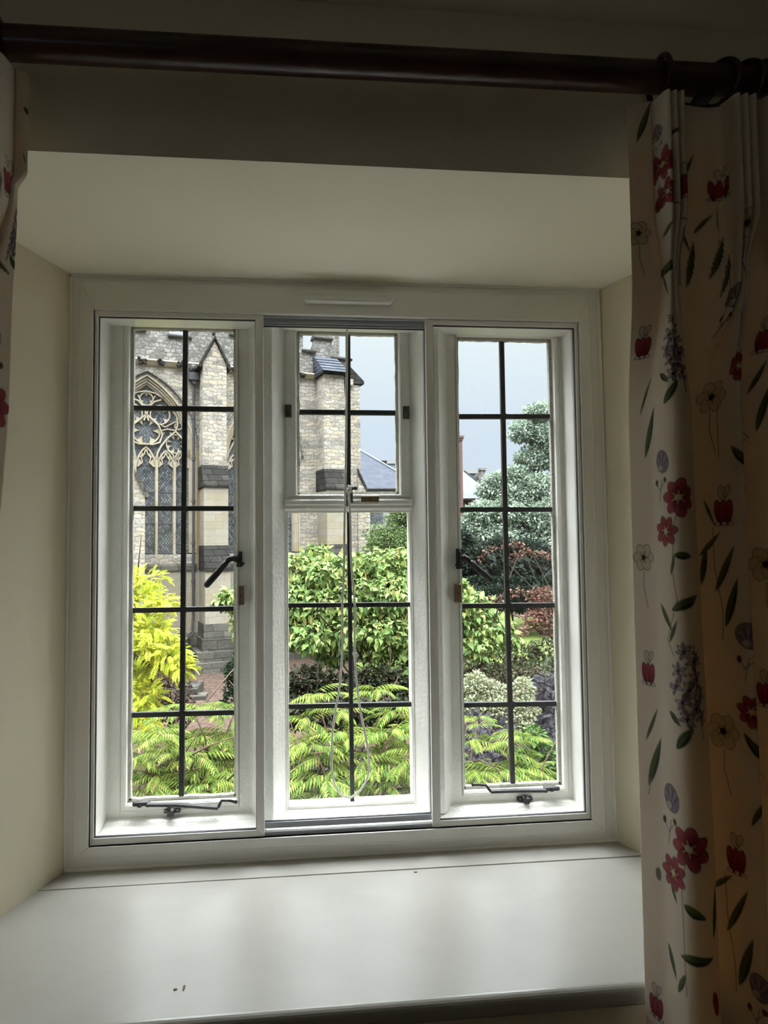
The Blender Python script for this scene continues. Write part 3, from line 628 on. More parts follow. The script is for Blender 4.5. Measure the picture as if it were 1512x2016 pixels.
# ---- left curtain
topL = [(-.424, -.590), (-.430, -.596), (-.437, -.600)]+[(x, y) for x, y in reversed(fingers(-.478, -.440, -.598, .042))]+[(-.50, -.597), (-.53, -.592)]+[(x, y) for x, y in reversed(fingers(-.60, -.56, -.598, .042))]+[(-.65, -.595), (-.75, -.59), (-.85, -.6)]
pinL = [(-.438, -.590), (-.440, -.597), (-.443, -.600)]+[(x, y) for x, y in reversed(fingers(-.462, -.444, -.602, .022))]+[(-.49, -.598), (-.53, -.592)]+[(x, y) for x, y in reversed(fingers(-.59, -.57, -.602, .022))]+[(-.65, -.595), (-.75, -.59), (-.85, -.6)]
n2 = len(topL)
lowL = [(-.452-.02*i, -.60-.03*math.sin(i*.75)) for i in range(n2)]; lowL[0] = (-.448, -.58)
lowL2 = [(-.476-.02*i, -.60-.03*math.sin(i*.75)) for i in range(n2)]; lowL2[0] = (-.472, -.58)
cL = Cloth([(2.26, topL), (2.08, topL), (2.05, pinL), (1.80, lowL), (1.30, lowL2), (0, lowL2)], 3, .0022, list(np.arange(2.236, 1.5, -.0024))+list(np.linspace(1.49, .04, 40)))
fy = np.clip((-cL.Y-.600)/.044, 0, 1); hd = np.clip((cL.Z-2.12)/.12, 0, 1); cL.Z += hd*(-.006*fy)
for a, z, fn, ar in ((.02, 2.175, 'leaf', (.03, .005, .2)), (.03, 2.10, 'leaf', (.02, .003, 1)), (.012, 1.98, 'hyacinth', (.016,)), (.05, 1.93, 'leaf', (.05, .004, .5)), (.045, 1.87, 'leaf', (.07, .006, 1.2)), (.035, 1.815, 'pansy', (.02,)), (.03, 1.715, 'poppy', (.03, .4)), (.04, 1.66, 'poppy', (.022, 2.)), (.03, 1.60, 'leaf', (.04, .006, 1.3)), (.1, 2.05, 'bell', (.02,)), (.1, 1.75, 'leaf', (.08, .008, 1.2))):
    getattr(cL, fn)(a, z, *ar)
curL = cL.make('curtain', 'floral curtain at the left of the window, only its leading edge in view', 'curtain', 'pair of floral curtains')
# ================================================================== exterior materials
def stone_mat(name, cols, mortar, bw=.42, rh=.17, msize=.012, stain=.5, staincol='#5c574e', bump=.6, distort=.06, yellow=.0, offset=.5, squash=1.0):
    m = bpy.data.materials.new(name); m.use_nodes = True; nt = m.node_tree; b = nt.nodes['Principled BSDF']; L = nt.links
    tc = N(nt, 'TexCoord'); mp = N(nt, 'Mapping'); mp.inputs['Rotation'].default_value = (PI/2, 0, 0)
    # object coordinates with the wall's x and z laid into the brick plane; side faces take y
    sx = N(nt, 'SeparateXYZ'); L.new(tc.outputs['Object'], sx.inputs[0]); ad = N(nt, 'Math', operation='ADD'); L.new(sx.outputs[0], ad.inputs[0]); L.new(sx.outputs[1], ad.inputs[1])
    cb = N(nt, 'CombineXYZ'); L.new(ad.outputs[0], cb.inputs[0]); L.new(sx.outputs[2], cb.inputs[1])
    no = N(nt, 'TexNoise'); no.inputs['Scale'].default_value = 3.1; no.inputs['Detail'].default_value = 4; L.new(tc.outputs['Object'], no.inputs['Vector'])
    sc_ = N(nt, 'VectorMath', operation='SCALE'); sc_.inputs['Scale'].default_value = distort*2; L.new(no.outputs['Color'], sc_.inputs[0])
    av = N(nt, 'VectorMath', operation='ADD'); L.new(cb.outputs[0], av.inputs[0]); L.new(sc_.outputs[0], av.inputs[1])
    br = N(nt, 'TexBrick'); br.offset = offset; br.squash = squash; br.inputs['Scale'].default_value = 1; br.inputs['Brick Width'].default_value = bw; br.inputs['Row Height'].default_value = rh
    br.inputs['Mortar Size'].default_value = msize; br.inputs['Mortar Smooth'].default_value = .3; br.inputs['Color1'].default_value = (0, 0, 0, 1); br.inputs['Color2'].default_value = (1, 1, 1, 1); br.inputs['Mortar'].default_value = (.5, .5, .5, 1)
    L.new(av.outputs[0], br.inputs['Vector'])
    # per stone tone
    rp = N(nt, 'ValToRGB'); rp.color_ramp.interpolation = 'LINEAR'
    while len(rp.color_ramp.elements) < len(cols): rp.color_ramp.elements.new(.5)
    for i, c in enumerate(cols):
        rp.color_ramp.elements[i].position = i/(len(cols)-1); rp.color_ramp.elements[i].color = (*lin(c), 1)
    n2 = N(nt, 'TexNoise'); n2.inputs['Scale'].default_value = 11; n2.inputs['Detail'].default_value = 7; n2.inputs['Roughness'].default_value = .7; L.new(tc.outputs['Object'], n2.inputs['Vector'])
    mm = N(nt, 'Mix'); mm.data_type = 'FLOAT'; mm.inputs[0].default_value = .55; L.new(br.outputs['Color'], mm.inputs[2]); L.new(n2.outputs[0], mm.inputs[3]); cn = N(nt, 'MapRange'); cn.inputs[1].default_value = .15; cn.inputs[2].default_value = .80; L.new(mm.outputs[0], cn.inputs[0]); L.new(cn.outputs[0], rp.inputs[0])
    mo = N(nt, 'Mix'); mo.data_type = 'RGBA'; L.new(br.outputs['Fac'], mo.inputs[0]); L.new(rp.outputs[0], mo.inputs[6]); mo.inputs[7].default_value = (*lin(mortar), 1)
    # weathering stains
    n3 = N(nt, 'TexNoise'); n3.inputs['Scale'].default_value = 1.7; n3.inputs['Detail'].default_value = 9; n3.inputs['Roughness'].default_value = .72; L.new(tc.outputs['Object'], n3.inputs['Vector'])
    r3 = N(nt, 'ValToRGB'); r3.color_ramp.elements[0].position = .45; r3.color_ramp.elements[1].position = .72; L.new(n3.outputs[0], r3.inputs[0])
    r3.color_ramp.elements[1].color = (stain, stain, stain, 1)
    ms = N(nt, 'Mix'); ms.data_type = 'RGBA'; L.new(r3.outputs[0], ms.inputs[0]); L.new(mo.outputs[2], ms.inputs[6]); ms.inputs[7].default_value = (*lin(staincol), 1)
    L.new(ms.outputs[2], b.inputs['Base Color']); b.inputs['Roughness'].default_value = .95; b.inputs['Specular IOR Level'].default_value = .1
    hb = N(nt, 'Math', operation='SUBTRACT'); L.new(n2.outputs[0], hb.inputs[0]); L.new(br.outputs['Fac'], hb.inputs[1])
    bp = N(nt, 'Bump'); bp.inputs['Strength'].default_value = bump; bp.inputs['Distance'].default_value = .05; L.new(hb.outputs[0], bp.inputs['Height']); L.new(bp.outputs[0], b.inputs['Normal'])
    return m
K = 1.0
def sh(h, k):    # scale a colour's reflectance
    c = lin(h); c = [min(1, x*k) for x in c]
    return '#%02x%02x%02x' % tuple(int(round(255*(12.92*x if x <= .0031308 else 1.055*x**(1/2.4)-.055))) for x in c)
SK = .255
M['rubble'] = stone_mat('cream_rubble_stone', [sh('#77746f', SK), sh('#c4bfb4', SK*1.3), sh('#f1ebdd', SK*1.6), sh('#ecdfbf', SK*1.5), sh('#dedacf', SK*1.5), sh('#9d9a94', SK*1.2)], sh('#e0d8c6', SK*1.1), .40, .17, .018, .55, sh('#9a958b', SK), .8, .17)
M['rubble_grey'] = stone_mat('grey_lichen_stone', [sh('#77756f', SK), sh('#b4b2ac', SK*1.3), sh('#dcdad4', SK*1.4), sh('#a5a29c', SK*1.2)], sh('#b9b4a8', SK), .26, .17, .02, .6, sh('#85847f', SK), 1.0, .2)
M['ashlar'] = stone_mat('cream_ashlar', [sh('#e2d8c0', SK), sh('#f1e9d6', SK), sh('#ead9b2', SK)], sh('#d2c6aa', SK), .62, .30, .008, .25, sh('#a39b89', SK), .3, .02)
M['dressed'] = stone_mat('dressed_limestone', [sh('#e4d9bd', SK*1.35), sh('#f1e7cf', SK*1.35), sh('#dccba4', SK*1.35)], sh('#cdbf9b', SK), .9, .45, .005, .3, sh('#9b907a', SK), .25, .02)
M['ochre'] = stone_mat('ochre_jamb_stone', [sh('#d9b987', SK), sh('#e9cf9f', SK), sh('#d6a873', SK)], sh('#c9a878', SK), .5, .42, .008, .35, sh('#a58c68', SK), .3, .03)
M['slab'] = stone_mat('dark_lichen_slab', [sh('#4c4a48', SK*.75), sh('#6f6d69', SK*.75), sh('#5d5b56', SK*.75), sh('#8b8983', SK*.8)], sh('#2f2d2b', SK), .55, .26, .012, .35, sh('#35342f', SK), .8, .03)
M['slate'] = stone_mat('blue_grey_slate', [sh('#6f7888', SK*.5), sh('#9aa4b6', SK*.5), sh('#a9b2c4', SK*.5)], sh('#4c5464', SK*.5), .30, .20, .012, .25, sh('#8f97a5', SK), .4, .0)
M['mossy'] = stone_mat('mossy_sill_stone', [sh('#5f5d55', SK), sh('#85827a', SK), sh('#a7a294', SK)], sh('#4a4842', SK), .7, .35, .01, .6, sh('#4e4f3e', SK), .6, .05)
M['pipe'] = base_mat('cast_iron_pipe', sh('#4b4a4c', .6), .6, .3)
M['brick'] = stone_mat('red_brick', [sh('#8a6a68', SK), sh('#b08c86', SK), sh('#a4786e', SK), sh('#c7a8a0', SK)], sh('#bfa79c', SK), .23, .075, .01, .3, sh('#7d6a68', SK), .3, .01)
M['white_render'] = base_mat('white_render', sh('#e6e8ea', SK), .8, .2)
M['leadroof'] = base_mat('pale_blue_flat_roof', sh('#b8cbd8', SK), .5, .3)
def leadglass():
    m = bpy.data.materials.new('diamond_leaded_glass'); m.use_nodes = True; nt = m.node_tree; b = nt.nodes['Principled BSDF']; L = nt.links
    tc = N(nt, 'TexCoord'); sx = N(nt, 'SeparateXYZ'); L.new(tc.outputs['Object'], sx.inputs[0])
    def mth(op, a, c=None, **k):
        n = N(nt, 'Math', operation=op)
        for i, v in enumerate((a, c)):
            if v is None: continue
            if isinstance(v, (int, float)): n.inputs[i].default_value = v
            else: L.new(v, n.inputs[i])
        return n.outputs[0]
    x = mth('MULTIPLY', sx.outputs[0], 8.5); z = mth('MULTIPLY', sx.outputs[2], 6.0)
    u = mth('ADD', x, z); v = mth('SUBTRACT', x, z)
    fu = mth('ABSOLUTE', mth('SUBTRACT', mth('FRACT', u), .5)); fv = mth('ABSOLUTE', mth('SUBTRACT', mth('FRACT', v), .5))
    ln = mth('GREATER_THAN', mth('MAXIMUM', fu, fv), .43)
    cb = N(nt, 'CombineXYZ'); L.new(mth('FLOOR', u), cb.inputs[0]); L.new(mth('FLOOR', v), cb.inputs[1])
    wn = N(nt, 'TexWhiteNoise'); L.new(cb.outputs[0], wn.inputs[0])
    no = N(nt, 'TexNoise'); no.inputs['Scale'].default_value = 1.3; no.inputs['Detail'].default_value = 3; L.new(tc.outputs['Object'], no.inputs['Vector'])
    md = mth('ADD', mth('MULTIPLY', wn.outputs[0], .45), mth('MULTIPLY', no.outputs[0], .75))
    rp = N(nt, 'ValToRGB'); L.new(md, rp.inputs[0]); e = rp.color_ramp.elements
    e[0].position = .35; e[0].color = (*lin(sh('#565c64', SK)), 1); e[1].position = .85; e[1].color = (*lin(sh('#b4b9be', SK)), 1)
    mx = N(nt, 'Mix'); mx.data_type = 'RGBA'; L.new(ln, mx.inputs[0]); L.new(rp.outputs[0], mx.inputs[6]); mx.inputs[7].default_value = (*lin(sh('#3a3e44', SK)), 1)
    L.new(mx.outputs[2], b.inputs['Base Color']); b.inputs['Roughness'].default_value = .25; b.inputs['Specular IOR Level'].default_value = .5
    return m
M['leadglass'] = leadglass()
M['bar'] = base_mat('glazing_bar', sh('#4a4f56', .7), .6)

# ================================================================== the church (local frame: x along the wall, -y outward, z up)
TH = math.radians(16.84); GZ = -3.4
church = bpy.data.objects.new('church_building', None); C.objects.link(church)
church.location = (-7.226, 28.659, 0); church.rotation_euler = (0, 0, TH); OFF[church.name] = (0, 0, 0)
tag(church, 'large pale stone church with traceried gothic windows and buttresses beyond the garden', 'church')
def CH(mb, name, mat, parent=church, label=None, **k): return recalc(mb.build(name, mat, parent, label=label, local=True, **k))
def arch_pts(c, a, zs, h, n=14):
    R = (a*a+h*h)/(2*a); pts = []
    th1 = math.acos((R-a)/R)
    for i in range(n+1):
        t = th1*i/n; pts.append((c+a-R+R*math.cos(t), zs+R*math.sin(t)))
    return pts      # right half from springing to apex
def arch(c, a, zs, h, n=14):
    r = arch_pts(c, a, zs, h, n); l = [(2*c-x, z) for x, z in r[:-1]]
    return l+list(reversed(r)) if False else [(2*c-x, z) for x, z in r]+list(reversed(r))[1:]
def arc(cx, cz, R, a0, a1, n=10): return [(cx+R*math.cos(a), cz+R*math.sin(a)) for a in np.linspace(math.radians(a0), math.radians(a1), n)]
W = [(0.52, 1.82, 5.35, 3.25, 5), (5.40, 1.52, 5.35, 2.75, 4), (-4.6, 1.82, 5.35, 3.25, 5)]
ZS0 = 1.40
# main wall with window openings: built as strips around each opening
wall = MB(); THK = .75
def wallstrip(x0, x1, z0, z1, mi=0, y0=0.0): wall.box(x0, x1, y0, THK, z0, z1, mi)
xs = []
for c, a, zs, h, n in sorted(W): xs.append((c-a-.22, c+a+.22, c, a, zs, h))
ZT = 9.42
prev = -12.0
for x0, x1, c, a, zs, h in xs:
    wallstrip(prev, x0, GZ, ZT); wallstrip(x0, x1, GZ, ZS0-.05)
    A = arch(c, a+.22, zs, h+.35)
    wall.prism([(x0, ZT), (x0, zs)]+A[1:len(A)//2+1]+[(c, ZT)], 0, THK, 'xz'); wall.prism([(c, ZT)]+A[len(A)//2:-1]+[(x1, zs), (x1, ZT)], 0, THK, 'xz')
    wallstrip(x0-.0, x0+.001, ZS0-.05, zs); prev = x1
wallstrip(prev, 9.75, GZ, ZT)
CH(wall, 'wall', M['rubble'])
s = MB(); s.box(9.0, 9.75, .75, 12, GZ, ZT); CH(s, 'wall', M['rubble'])
# reveals: moulded dressed-stone splay round each window
for c, a, zs, h, n in W:
    gw = thing('gothic_window', None, None, parent=church, label=None) if False else None
    t = MB()
    for (da, dh, w_, y0, y1) in ((.20, .31, .10, -.03, .12), (.12, .19, .09, .06, .22), (.05, .08, .10, .13, .36)):
        A = arch(c, a+da, zs, h+dh, 16); t.bar([(c-a-da, ZS0)]+A+[(c+a+da, ZS0)], w_, y0, y1, ch=.25)
    # main frame arch and mullions
    A = arch(c, a, zs, h, 16); t.bar([(c-a-.02, ZS0)]+A+[(c+a+.02, ZS0)], .15, .22, .45, ch=.3)
    if n == 5: edges = [-1.17, -.435, .435, 1.17]; lights = [(-1.48, .26), (-.80, .27), (0, .315), (.80, .27), (1.48, .26)]
    else: edges = [-.76, 0, .76]; lights = [(-1.12, .28), (-.38, .28), (.38, .28), (1.12, .28)]
    for e in edges: t.bar([(c+e, ZS0-.25), (c+e, zs+.15)], .17 if n == 5 else .15, .22, .46, ch=.45)
    def head(lc, hw, z0, hh):     # cusped light head with an ogee point
        A = arch(lc, hw+.07, z0, hh); t.bar(A, .085, .26, .44, ch=.3)
        for sg in (-1, 1):
            t.bar([(lc+sg*(hw+.03), z0+.02), (lc+sg*hw*.45, z0+hh*.22), (lc+sg*hw*.62, z0+hh*.48), (lc+sg*hw*.25, z0+hh*.62), (lc, z0+hh*.93)], [.09, .05, .07, .05, .08], .28, .42, ch=.2)
            t.prism([(lc+sg*hw*1.1, z0), (lc+sg*hw*.45, z0+hh*.2), (lc+sg*hw*.95, z0+hh*.45)], .30, .42, 'xz')
            t.prism([(lc+sg*hw*.95, z0+hh*.42), (lc+sg*hw*.3, z0+hh*.6), (lc+sg*hw*.6, z0+hh*.85)], .30, .42, 'xz')
    for lc, hw in lights: head(c+lc, hw, zs-.30, .72 if lc else .86)
    def foil(fx, fz, R, k, rot=0, wd=.075, rnd=True):
        if rnd: t.bar(arc(fx, fz, R, 0, 360, 29)[:-1], wd, .26, .44, closed=True, ch=.3)
        for i in range(k):       # cusps between the lobes
            a_ = rot+2*PI*i/k; p = (fx+R*.98*math.cos(a_), fz+R*.98*math.sin(a_)); d = .32*R*(4/k)**.4
            tip = (fx+R*.46*math.cos(a_), fz+R*.46*math.sin(a_)); q = (-math.sin(a_)*d, math.cos(a_)*d)
            t.prism([(p[0]+q[0], p[1]+q[1]), ((p[0]+tip[0])/2+q[0]*.35, (p[1]+tip[1])/2+q[1]*.35), tip, ((p[0]+tip[0])/2-q[0]*.35, (p[1]+tip[1])/2-q[1]*.35), (p[0]-q[0], p[1]-q[1])], .30, .43, 'xz')
    def bb(path, wd=.10): t.bar([(c+x, z) for x, z in path], wd, .22, .45, ch=.35)
    if n == 5:
        for sg in (-1, 1):
            def f(p): return [(sg*x, z) for x, z in p]
            bb(f([(.435, 5.35), (.46, 5.65), (.62, 5.98), (.88, 6.32), (1.2, 6.62)])); bb(f([(1.80, 5.45), (1.74, 5.85), (1.55, 6.25), (1.2, 6.62)]))
            bb(f([(1.17, 5.3), (1.20, 5.55), (1.35, 5.75)]), .08); bb(f([(1.17, 5.3), (1.10, 5.60), (.86, 5.82)]), .08)
            bb(f([(1.2, 6.62), (1.28, 6.9), (1.25, 7.25), (1.02, 7.60)]), .09); bb(f([(0, 6.02), (.28, 6.02), (.55, 6.12), (.66, 6.45), (.5, 6.85), (.22, 7.10), (0, 7.3)]), .10)
            bb(f([(.60, 6.62), (.85, 6.70), (1.18, 6.66)]), .07); bb(f([(.52, 6.92), (.75, 6.78), (1.05, 6.95), (1.22, 7.05)]), .07)
            bb(f([(0, 7.28), (.10, 7.02)]), .10); bb(f([(.02, 7.25), (.06, 7.55), (.32, 7.85), (.60, 7.95)]), .09); bb(f([(.0, 7.45), (.22, 7.85), (.35, 8.1)]), .07)
            foil(c+sg*1.22, 6.08, .40, 8, .4, .07); foil(c+sg*.56, 7.30, .40, 4, PI/4, .07); foil(c+sg*1.32, 6.86, .15, 3, .5, .07)
            foil(c+sg*.86, 6.62, .20, 3, PI/2, .06, False)
        foil(c, 6.60, .57, 6, 0, .08); foil(c, 7.95, .27, 3, PI/2, .07)
        bb([(-.72, 8.0), (-.35, 8.22), (0, 8.28), (.35, 8.22), (.72, 8.0)], .09)
    else:
        for sg in (-1, 1):
            def f(p): return [(sg*x, z) for x, z in p]
            bb(f([(0, 5.35), (.08, 5.7), (.35, 6.15), (.75, 6.75)])); bb(f([(1.5, 5.4), (1.42, 5.8), (1.15, 6.35), (.75, 6.75)]))
            foil(c+sg*.74, 6.12, .30, 4, PI/4, .07); foil(c+sg*1.14, 6.62, .22, 4, PI/4, .07)
        foil(c, 6.85, .50, 6, 0, .08); foil(c, 7.6, .2, 3, PI/2)
    tr = CH(t, 'tracery', M['dressed'], label='cream carved stone tracery and mullions')
    g = MB(); A = arch(c, a, zs, h, 12); g.prism([(c-a, ZS0)]+A+[(c+a, ZS0)], .40, .43, 'xz')
    gl = CH(g, 'leaded_glass', M['leadglass'], label='diamond leaded church window glass')
    g = MB()
    for z in (5.15, 4.0, 2.67, 1.42): g.box(c-a, c+a, .375, .395, z-.018, z+.018)
    CH(g, 'saddle_bars', M['bar'], gl)
    # hood mould
    g = MB(); A = arch(c, a+.36, zs+.35, h+.15, 18); g.bar(A, .13, -.14, .02, ch=.4); CH(g, 'hood_mould', M['rubble_grey'])
    # sloping sill
    g = MB(); g.prism([(.46, ZS0+.02), (-.10, .86), (-.12, .66), (.46, .66)], c-a-.25, c+a+.25, 'yz')
    for e in edges: g.add([(c+e-.10, .22, ZS0-.05), (c+e+.10, .22, ZS0-.05), (c+e, -.02, ZS0-.42), (c+e, .25, ZS0-.42), (c+e, .3, ZS0+.1)], [(0, 1, 2), (0, 2, 3), (1, 3, 2), (0, 3, 4), (1, 4, 3), (0, 4, 1)])
    CH(g, 'window_sill', M['mossy'], label='dark mossy sloping sill under a church window')
# jamb band of warm stone right of the first window
g = MB(); g.box(2.58, 2.86, -.02, .3, .7, 6.6); CH(g, 'jamb', M['ochre'])
# lower wall courses (pale ashlar) under the windows
g = MB(); g.box(-6, 9.7, -.05, 0.02, -2.1, .66); CH(g, 'wall_facing', M['ashlar'], label='pale coursed stone below the windows')
g = MB(); g.prism([(.05, -1.9), (-.06, -1.98), (-.22, -2.2), (-.22, GZ), (.05, GZ)], -6, 9.7, 'yz'); CH(g, 'plinth', M['mossy'])
# parapet
def par(x0, x1, z1, mb, cap=True):
    mb.box(x0, x1, .05, .45, 9.42, z1)
pb = MB(); capm = MB()
segs = [(-7, -.55, 11.55), (-.55, .42, 10.80), (.42, 1.41, 11.6), (1.41, 2.30, 10.66), (2.30, 4.02, 11.55), (4.02, 5.1, 11.0), (5.1, 6.4, 11.5), (6.4, 7.0, 10.6), (7.0, 7.36, 11.42), (7.36, 7.92, 10.60), (7.92, 8.75, 11.28), (8.75, 9.7, 10.4)]
for x0, x1, z1 in segs:
    pb.box(x0, x1, .05, .45, 9.42, z1); capm.prism([(-.06, z1-.02), (-.06, z1+.06), (.25, z1+.20), (.56, z1+.06), (.56, z1-.02)], x0-.05, x1+.05, 'yz')
CH(pb, 'parapet', M['rubble_grey'], label='grey lichened battlemented parapet'); CH(capm, 'coping', M['slab'])
g = MB(); g.prism([(.05, 9.60), (-.10, 9.60), (-.22, 9.52), (-.10, 9.34), (.05, 9.26)], -7, 9.75, 'yz'); CH(g, 'string_course', M['dressed'])
rs = random.Random(4); k = 0
x = -1.22
while x < 9:
    if not (2.4 < x < 3.8):
        b = MB(); b.ball((x, -.19, 9.44), (.14, .09, .13), 8)
        for q in range(7): b.ball((x+rs.uniform(-.15, .15), -.25+rs.uniform(-.03, .05), 9.44+rs.uniform(-.12, .12)), rs.uniform(.045, .08), 6)
        if 'boss0' not in M: CH(b, 'carved_boss', M['slab'], label='carved stone boss on the string course'); 
        else: pass
    x += .77
# pinnacle behind the gable of the middle buttress
p = MB(); p.box(2.66, 3.66, .1, 1.1, 9.4, 12.4)
for e in (2.72, 3.0, 3.32, 3.6): p.box(e-.03, e+.03, .04, .12, 10.2, 12.4)
CH(p, 'pinnacle', M['rubble_grey'])
# buttress between the first two windows
def buttress(name, x0, x1, d, gable=True, low=1.55, xo=0, top=9.35):
    b = MB(); b.box(x0, x1, -d, 0.05, 4.95, top)
    if gable: b.prism([(x0, top), ((x0+x1)/2, 10.35), (x1, top)], -d, .05, 'xz')
    o = CH(b, name, M['rubble'], label='tall stepped stone buttress')
    if gable:
        g = MB(); c = (x0+x1)/2
        g.bar([(x0-.14, top-.16), (c, 10.52), (x1+.14, top-.16)], .15, -d-.10, .1, ch=.15)
        for q in range(5): g.ball((c+rs.uniform(-.08, .08), -d-.02, 10.62+q*.06), .07, 6)
        CH(g, 'gable_coping', M['slab'], o)
    q = MB(); q.prism([(0.0, 5.06), (-d, 5.06), (-d-.32, 4.22), (-d-.32, 4.12), (0, 4.12)], x0-.03, x1+.05, 'yz'); CH(q, 'weathering', M['slab'], o, label='dark sloping weathering slabs')
    q = MB(); q.box(x0+.02, x1+.02, -d-.26, .0, 1.6, 4.2); CH(q, 'middle_stage', M['ashlar'], o)
    q = MB(); q.prism([(0, 1.70), (-d-.26, 1.70), (-d-.62, .78), (-d-.62, .66), (0, .66)], x0, x1+.06, 'yz'); CH(q, 'weathering', M['slab'], o)
    q = MB(); q.box(x0+.03, x1+.05, -d-.56, 0, -1.62, .70); CH(q, 'lower_stage', M['ashlar'], o)
    q = MB(); q.prism([(0, -1.50), (-d-.56, -1.50), (-d-.68, -2.0), (-d-.68, -2.12), (0, -2.12)], x0-.03, x1+.12, 'yz'); q.box(x0-.10, x1+.18, -d-.74, 0, -2.6, -2.1); q.box(x0-.35, x1+.5, -d-.95, 0, -3.0, -2.58); q.box(x0-.45, x1+.9, -d-1.15, 0, GZ-.1, -2.98)
    CH(q, 'base', M['mossy'], o, label='dark stepped base of a buttress')
    return o
buttress('buttress', 2.66, 3.66, 1.05)
buttress('buttress', 7.95, 8.9, 1.2, gable=False, top=9.42)
# slate capped top of the tower buttress
g = MB()
for i in range(5):
    z0 = 9.42+i*.19; y0 = -1.46+i*.27; g.prism([(y0-.05, z0), (y0+.02, z0+.05), (y0+.30, z0+.20), (.05, z0+.20), (.05, z0+.06), (y0+.10, z0)], 7.83, 9.04-i*.02, 'yz')
CH(g, 'slate_cap', M['slate'], label='stepped blue grey slate cap of a buttress')
g = MB(); g.box(7.84, 9.05, -1.40, .05, 9.32, 9.50); CH(g, 'eaves_moulding', M['slab'])
# clasping buttress at the corner and its weathered gable
g = MB(); g.box(8.85, 9.92, -.55, .9, GZ, 9.1); g.box(9.15, 9.5, -.8, .9, 9.0, 9.3); CH(g, 'corner_buttress', M['rubble'])
g = MB(); g.prism([(9.0, 9.75), (9.35, 10.0), (10.10, 9.30), (10.12, 9.16), (9.0, 9.12)], -.62, .95, 'xz'); CH(g, 'weathering', M['slab'])
g = MB(); g.prism([(9.75, 5.0), (10.05, 4.4), (10.35, 3.8), (10.35, GZ), (9.75, GZ)], -.6, .8, 'xz'); CH(g, 'corner_buttress', M['rubble'])
g = MB(); g.prism([(9.76, 5.2), (10.42, 3.86), (10.42, 3.7), (9.76, 4.9)], -.64, .85, 'xz'); CH(g, 'weathering', M['slab'])
# small gable and stair turret shaft seen over the parapet
g = MB(); g.prism([(7.80, 10.75), (8.0, 11.18), (8.28, 10.75)], .6, .9, 'xz'); CH(g, 'gablet', M['rubble_grey'])
g = MB()
g.prism([(9.11+.48*math.cos(a), 1.5+.48*math.sin(a)) for a in np.linspace(0, 2*PI, 9)[:-1]], 9.4, 14.0, 'xy')
for a in np.linspace(0, 2*PI, 9)[:-1]: g.box(9.11+.48*math.cos(a)-.04, 9.11+.48*math.cos(a)+.04, 1.5+.48*math.sin(a)-.04, 1.5+.48*math.sin(a)+.04, 9.4, 14.0)
CH(g, 'stair_turret', M['rubble_grey'])
# nearer projecting buttress at the left with its steep coped gable
g = MB(); g.box(-1.6, .30, -2.3, 0, GZ, 3.75); g.prism([(-1.6, 3.75), (-.75, 5.7), (.30, 3.75)], -2.3, 0, 'xz')
o = CH(g, 'buttress', M['rubble'], label='projecting buttress with a steep lichened gable'); g = MB(); g.bar([(-1.75, 3.55), (-.75, 5.8), (.40, 3.58)], .16, -2.4, 0, ch=.1); CH(g, 'gable_coping', M['mossy'], o)
# rainwater pipe
g = MB(); g.tube([(2.42, -.16, 8.9), (2.42, -.16, -1.2)], .055, 8)
for z in (7.2, 5.4, 3.6, 1.8, .2): g.tube([(2.42, -.16, z-.07), (2.42, -.16, z+.07)], .078, 8)
pp = CH(g, 'downpipe', M['pipe'], label='dark cast iron downpipe')
g = MB(); g.box(2.2, 2.62, -.36, -.02, 8.80, 9.12); g.prism([(2.28, 8.80), (2.38, 8.62), (2.47, 8.62), (2.56, 8.80)], -.3, -.04, 'xz'); g.box(2.25, 2.55, -.3, 0, 9.2, 9.36); g.ball((2.4, -.25, 9.32), (.14, .16, .16), 8); g.tube([(2.4, -.25, 9.3), (2.42, -.16, 8.9)], .07, 8)
CH(g, 'rainwater_head', M['pipe'], pp)
g = MB(); g.tube([(2.42, -.16, -1.2), (2.35, -.3, -1.9), (1.9, -.6, -2.2), (1.6, -.7, -2.6)], .05, 6); CH(g, 'downpipe', M['pipe'])

# ================================================================== buildings behind
def gable_house(): pass
def roof_tri(mb, pts, Y, depth, mi=0):
    a = [at(*p, Y) for p in pts]
    return a
# slate roofed house beyond the church corner
Y1 = 46.0
e0 = at(690, 962, Y1); e1 = at(812, 966, Y1); r0 = at(700, 884, Y1+5.0); r1 = at(690, 884, Y1+5.0)
hb = thing('house', 'stone house with a blue grey slate roof just behind the church corner', 'house', (e0[0]+2, Y1, GZ))
ez = e0[2]; rz = r0[2]
xL, xR = e0[0]-6, e1[0]+.9
b = MB(); b.box(xL+.3, xR-.3, Y1+.3, Y1+9, GZ, ez-.02); recalc(b.build('wall', M['white_render'], hb))
ridge_x = r0[0]+.15; yr = Y1+5
b = MB(); b.add([(xL, Y1, ez), (xR, Y1, ez), (xR, Y1+10, ez), (xL, Y1+10, ez), (xL, yr, rz), (ridge_x, yr, rz), (xL, Y1, ez-.12), (xR, Y1, ez-.12), (xR, Y1+10, ez-.12), (xL, Y1+10, ez-.12)],
    [(0, 1, 5, 4), (1, 2, 5), (2, 3, 4, 5), (3, 0, 4), (0, 6, 7, 1), (1, 7, 8, 2), (6, 9, 8, 7)])
M['roofslate'] = stone_mat('roof_slate', [sh('#7e8597', SK*.4), sh('#a0a7ba', SK*.4), sh('#8c93a6', SK*.4), sh('#b3bac9', SK*.4)], sh('#666c7c', SK), .42, .16, .012, .3, sh('#9198a8', SK), .3, .0)
ro = recalc(b.build('roof', M['roofslate'], hb))
b = MB(); b.tube([(ridge_x, yr, rz+.04), (xR, Y1-.02, ez+.05)], .06, 6); recalc(b.build('hip_ridge', M['leadroof'], ro))
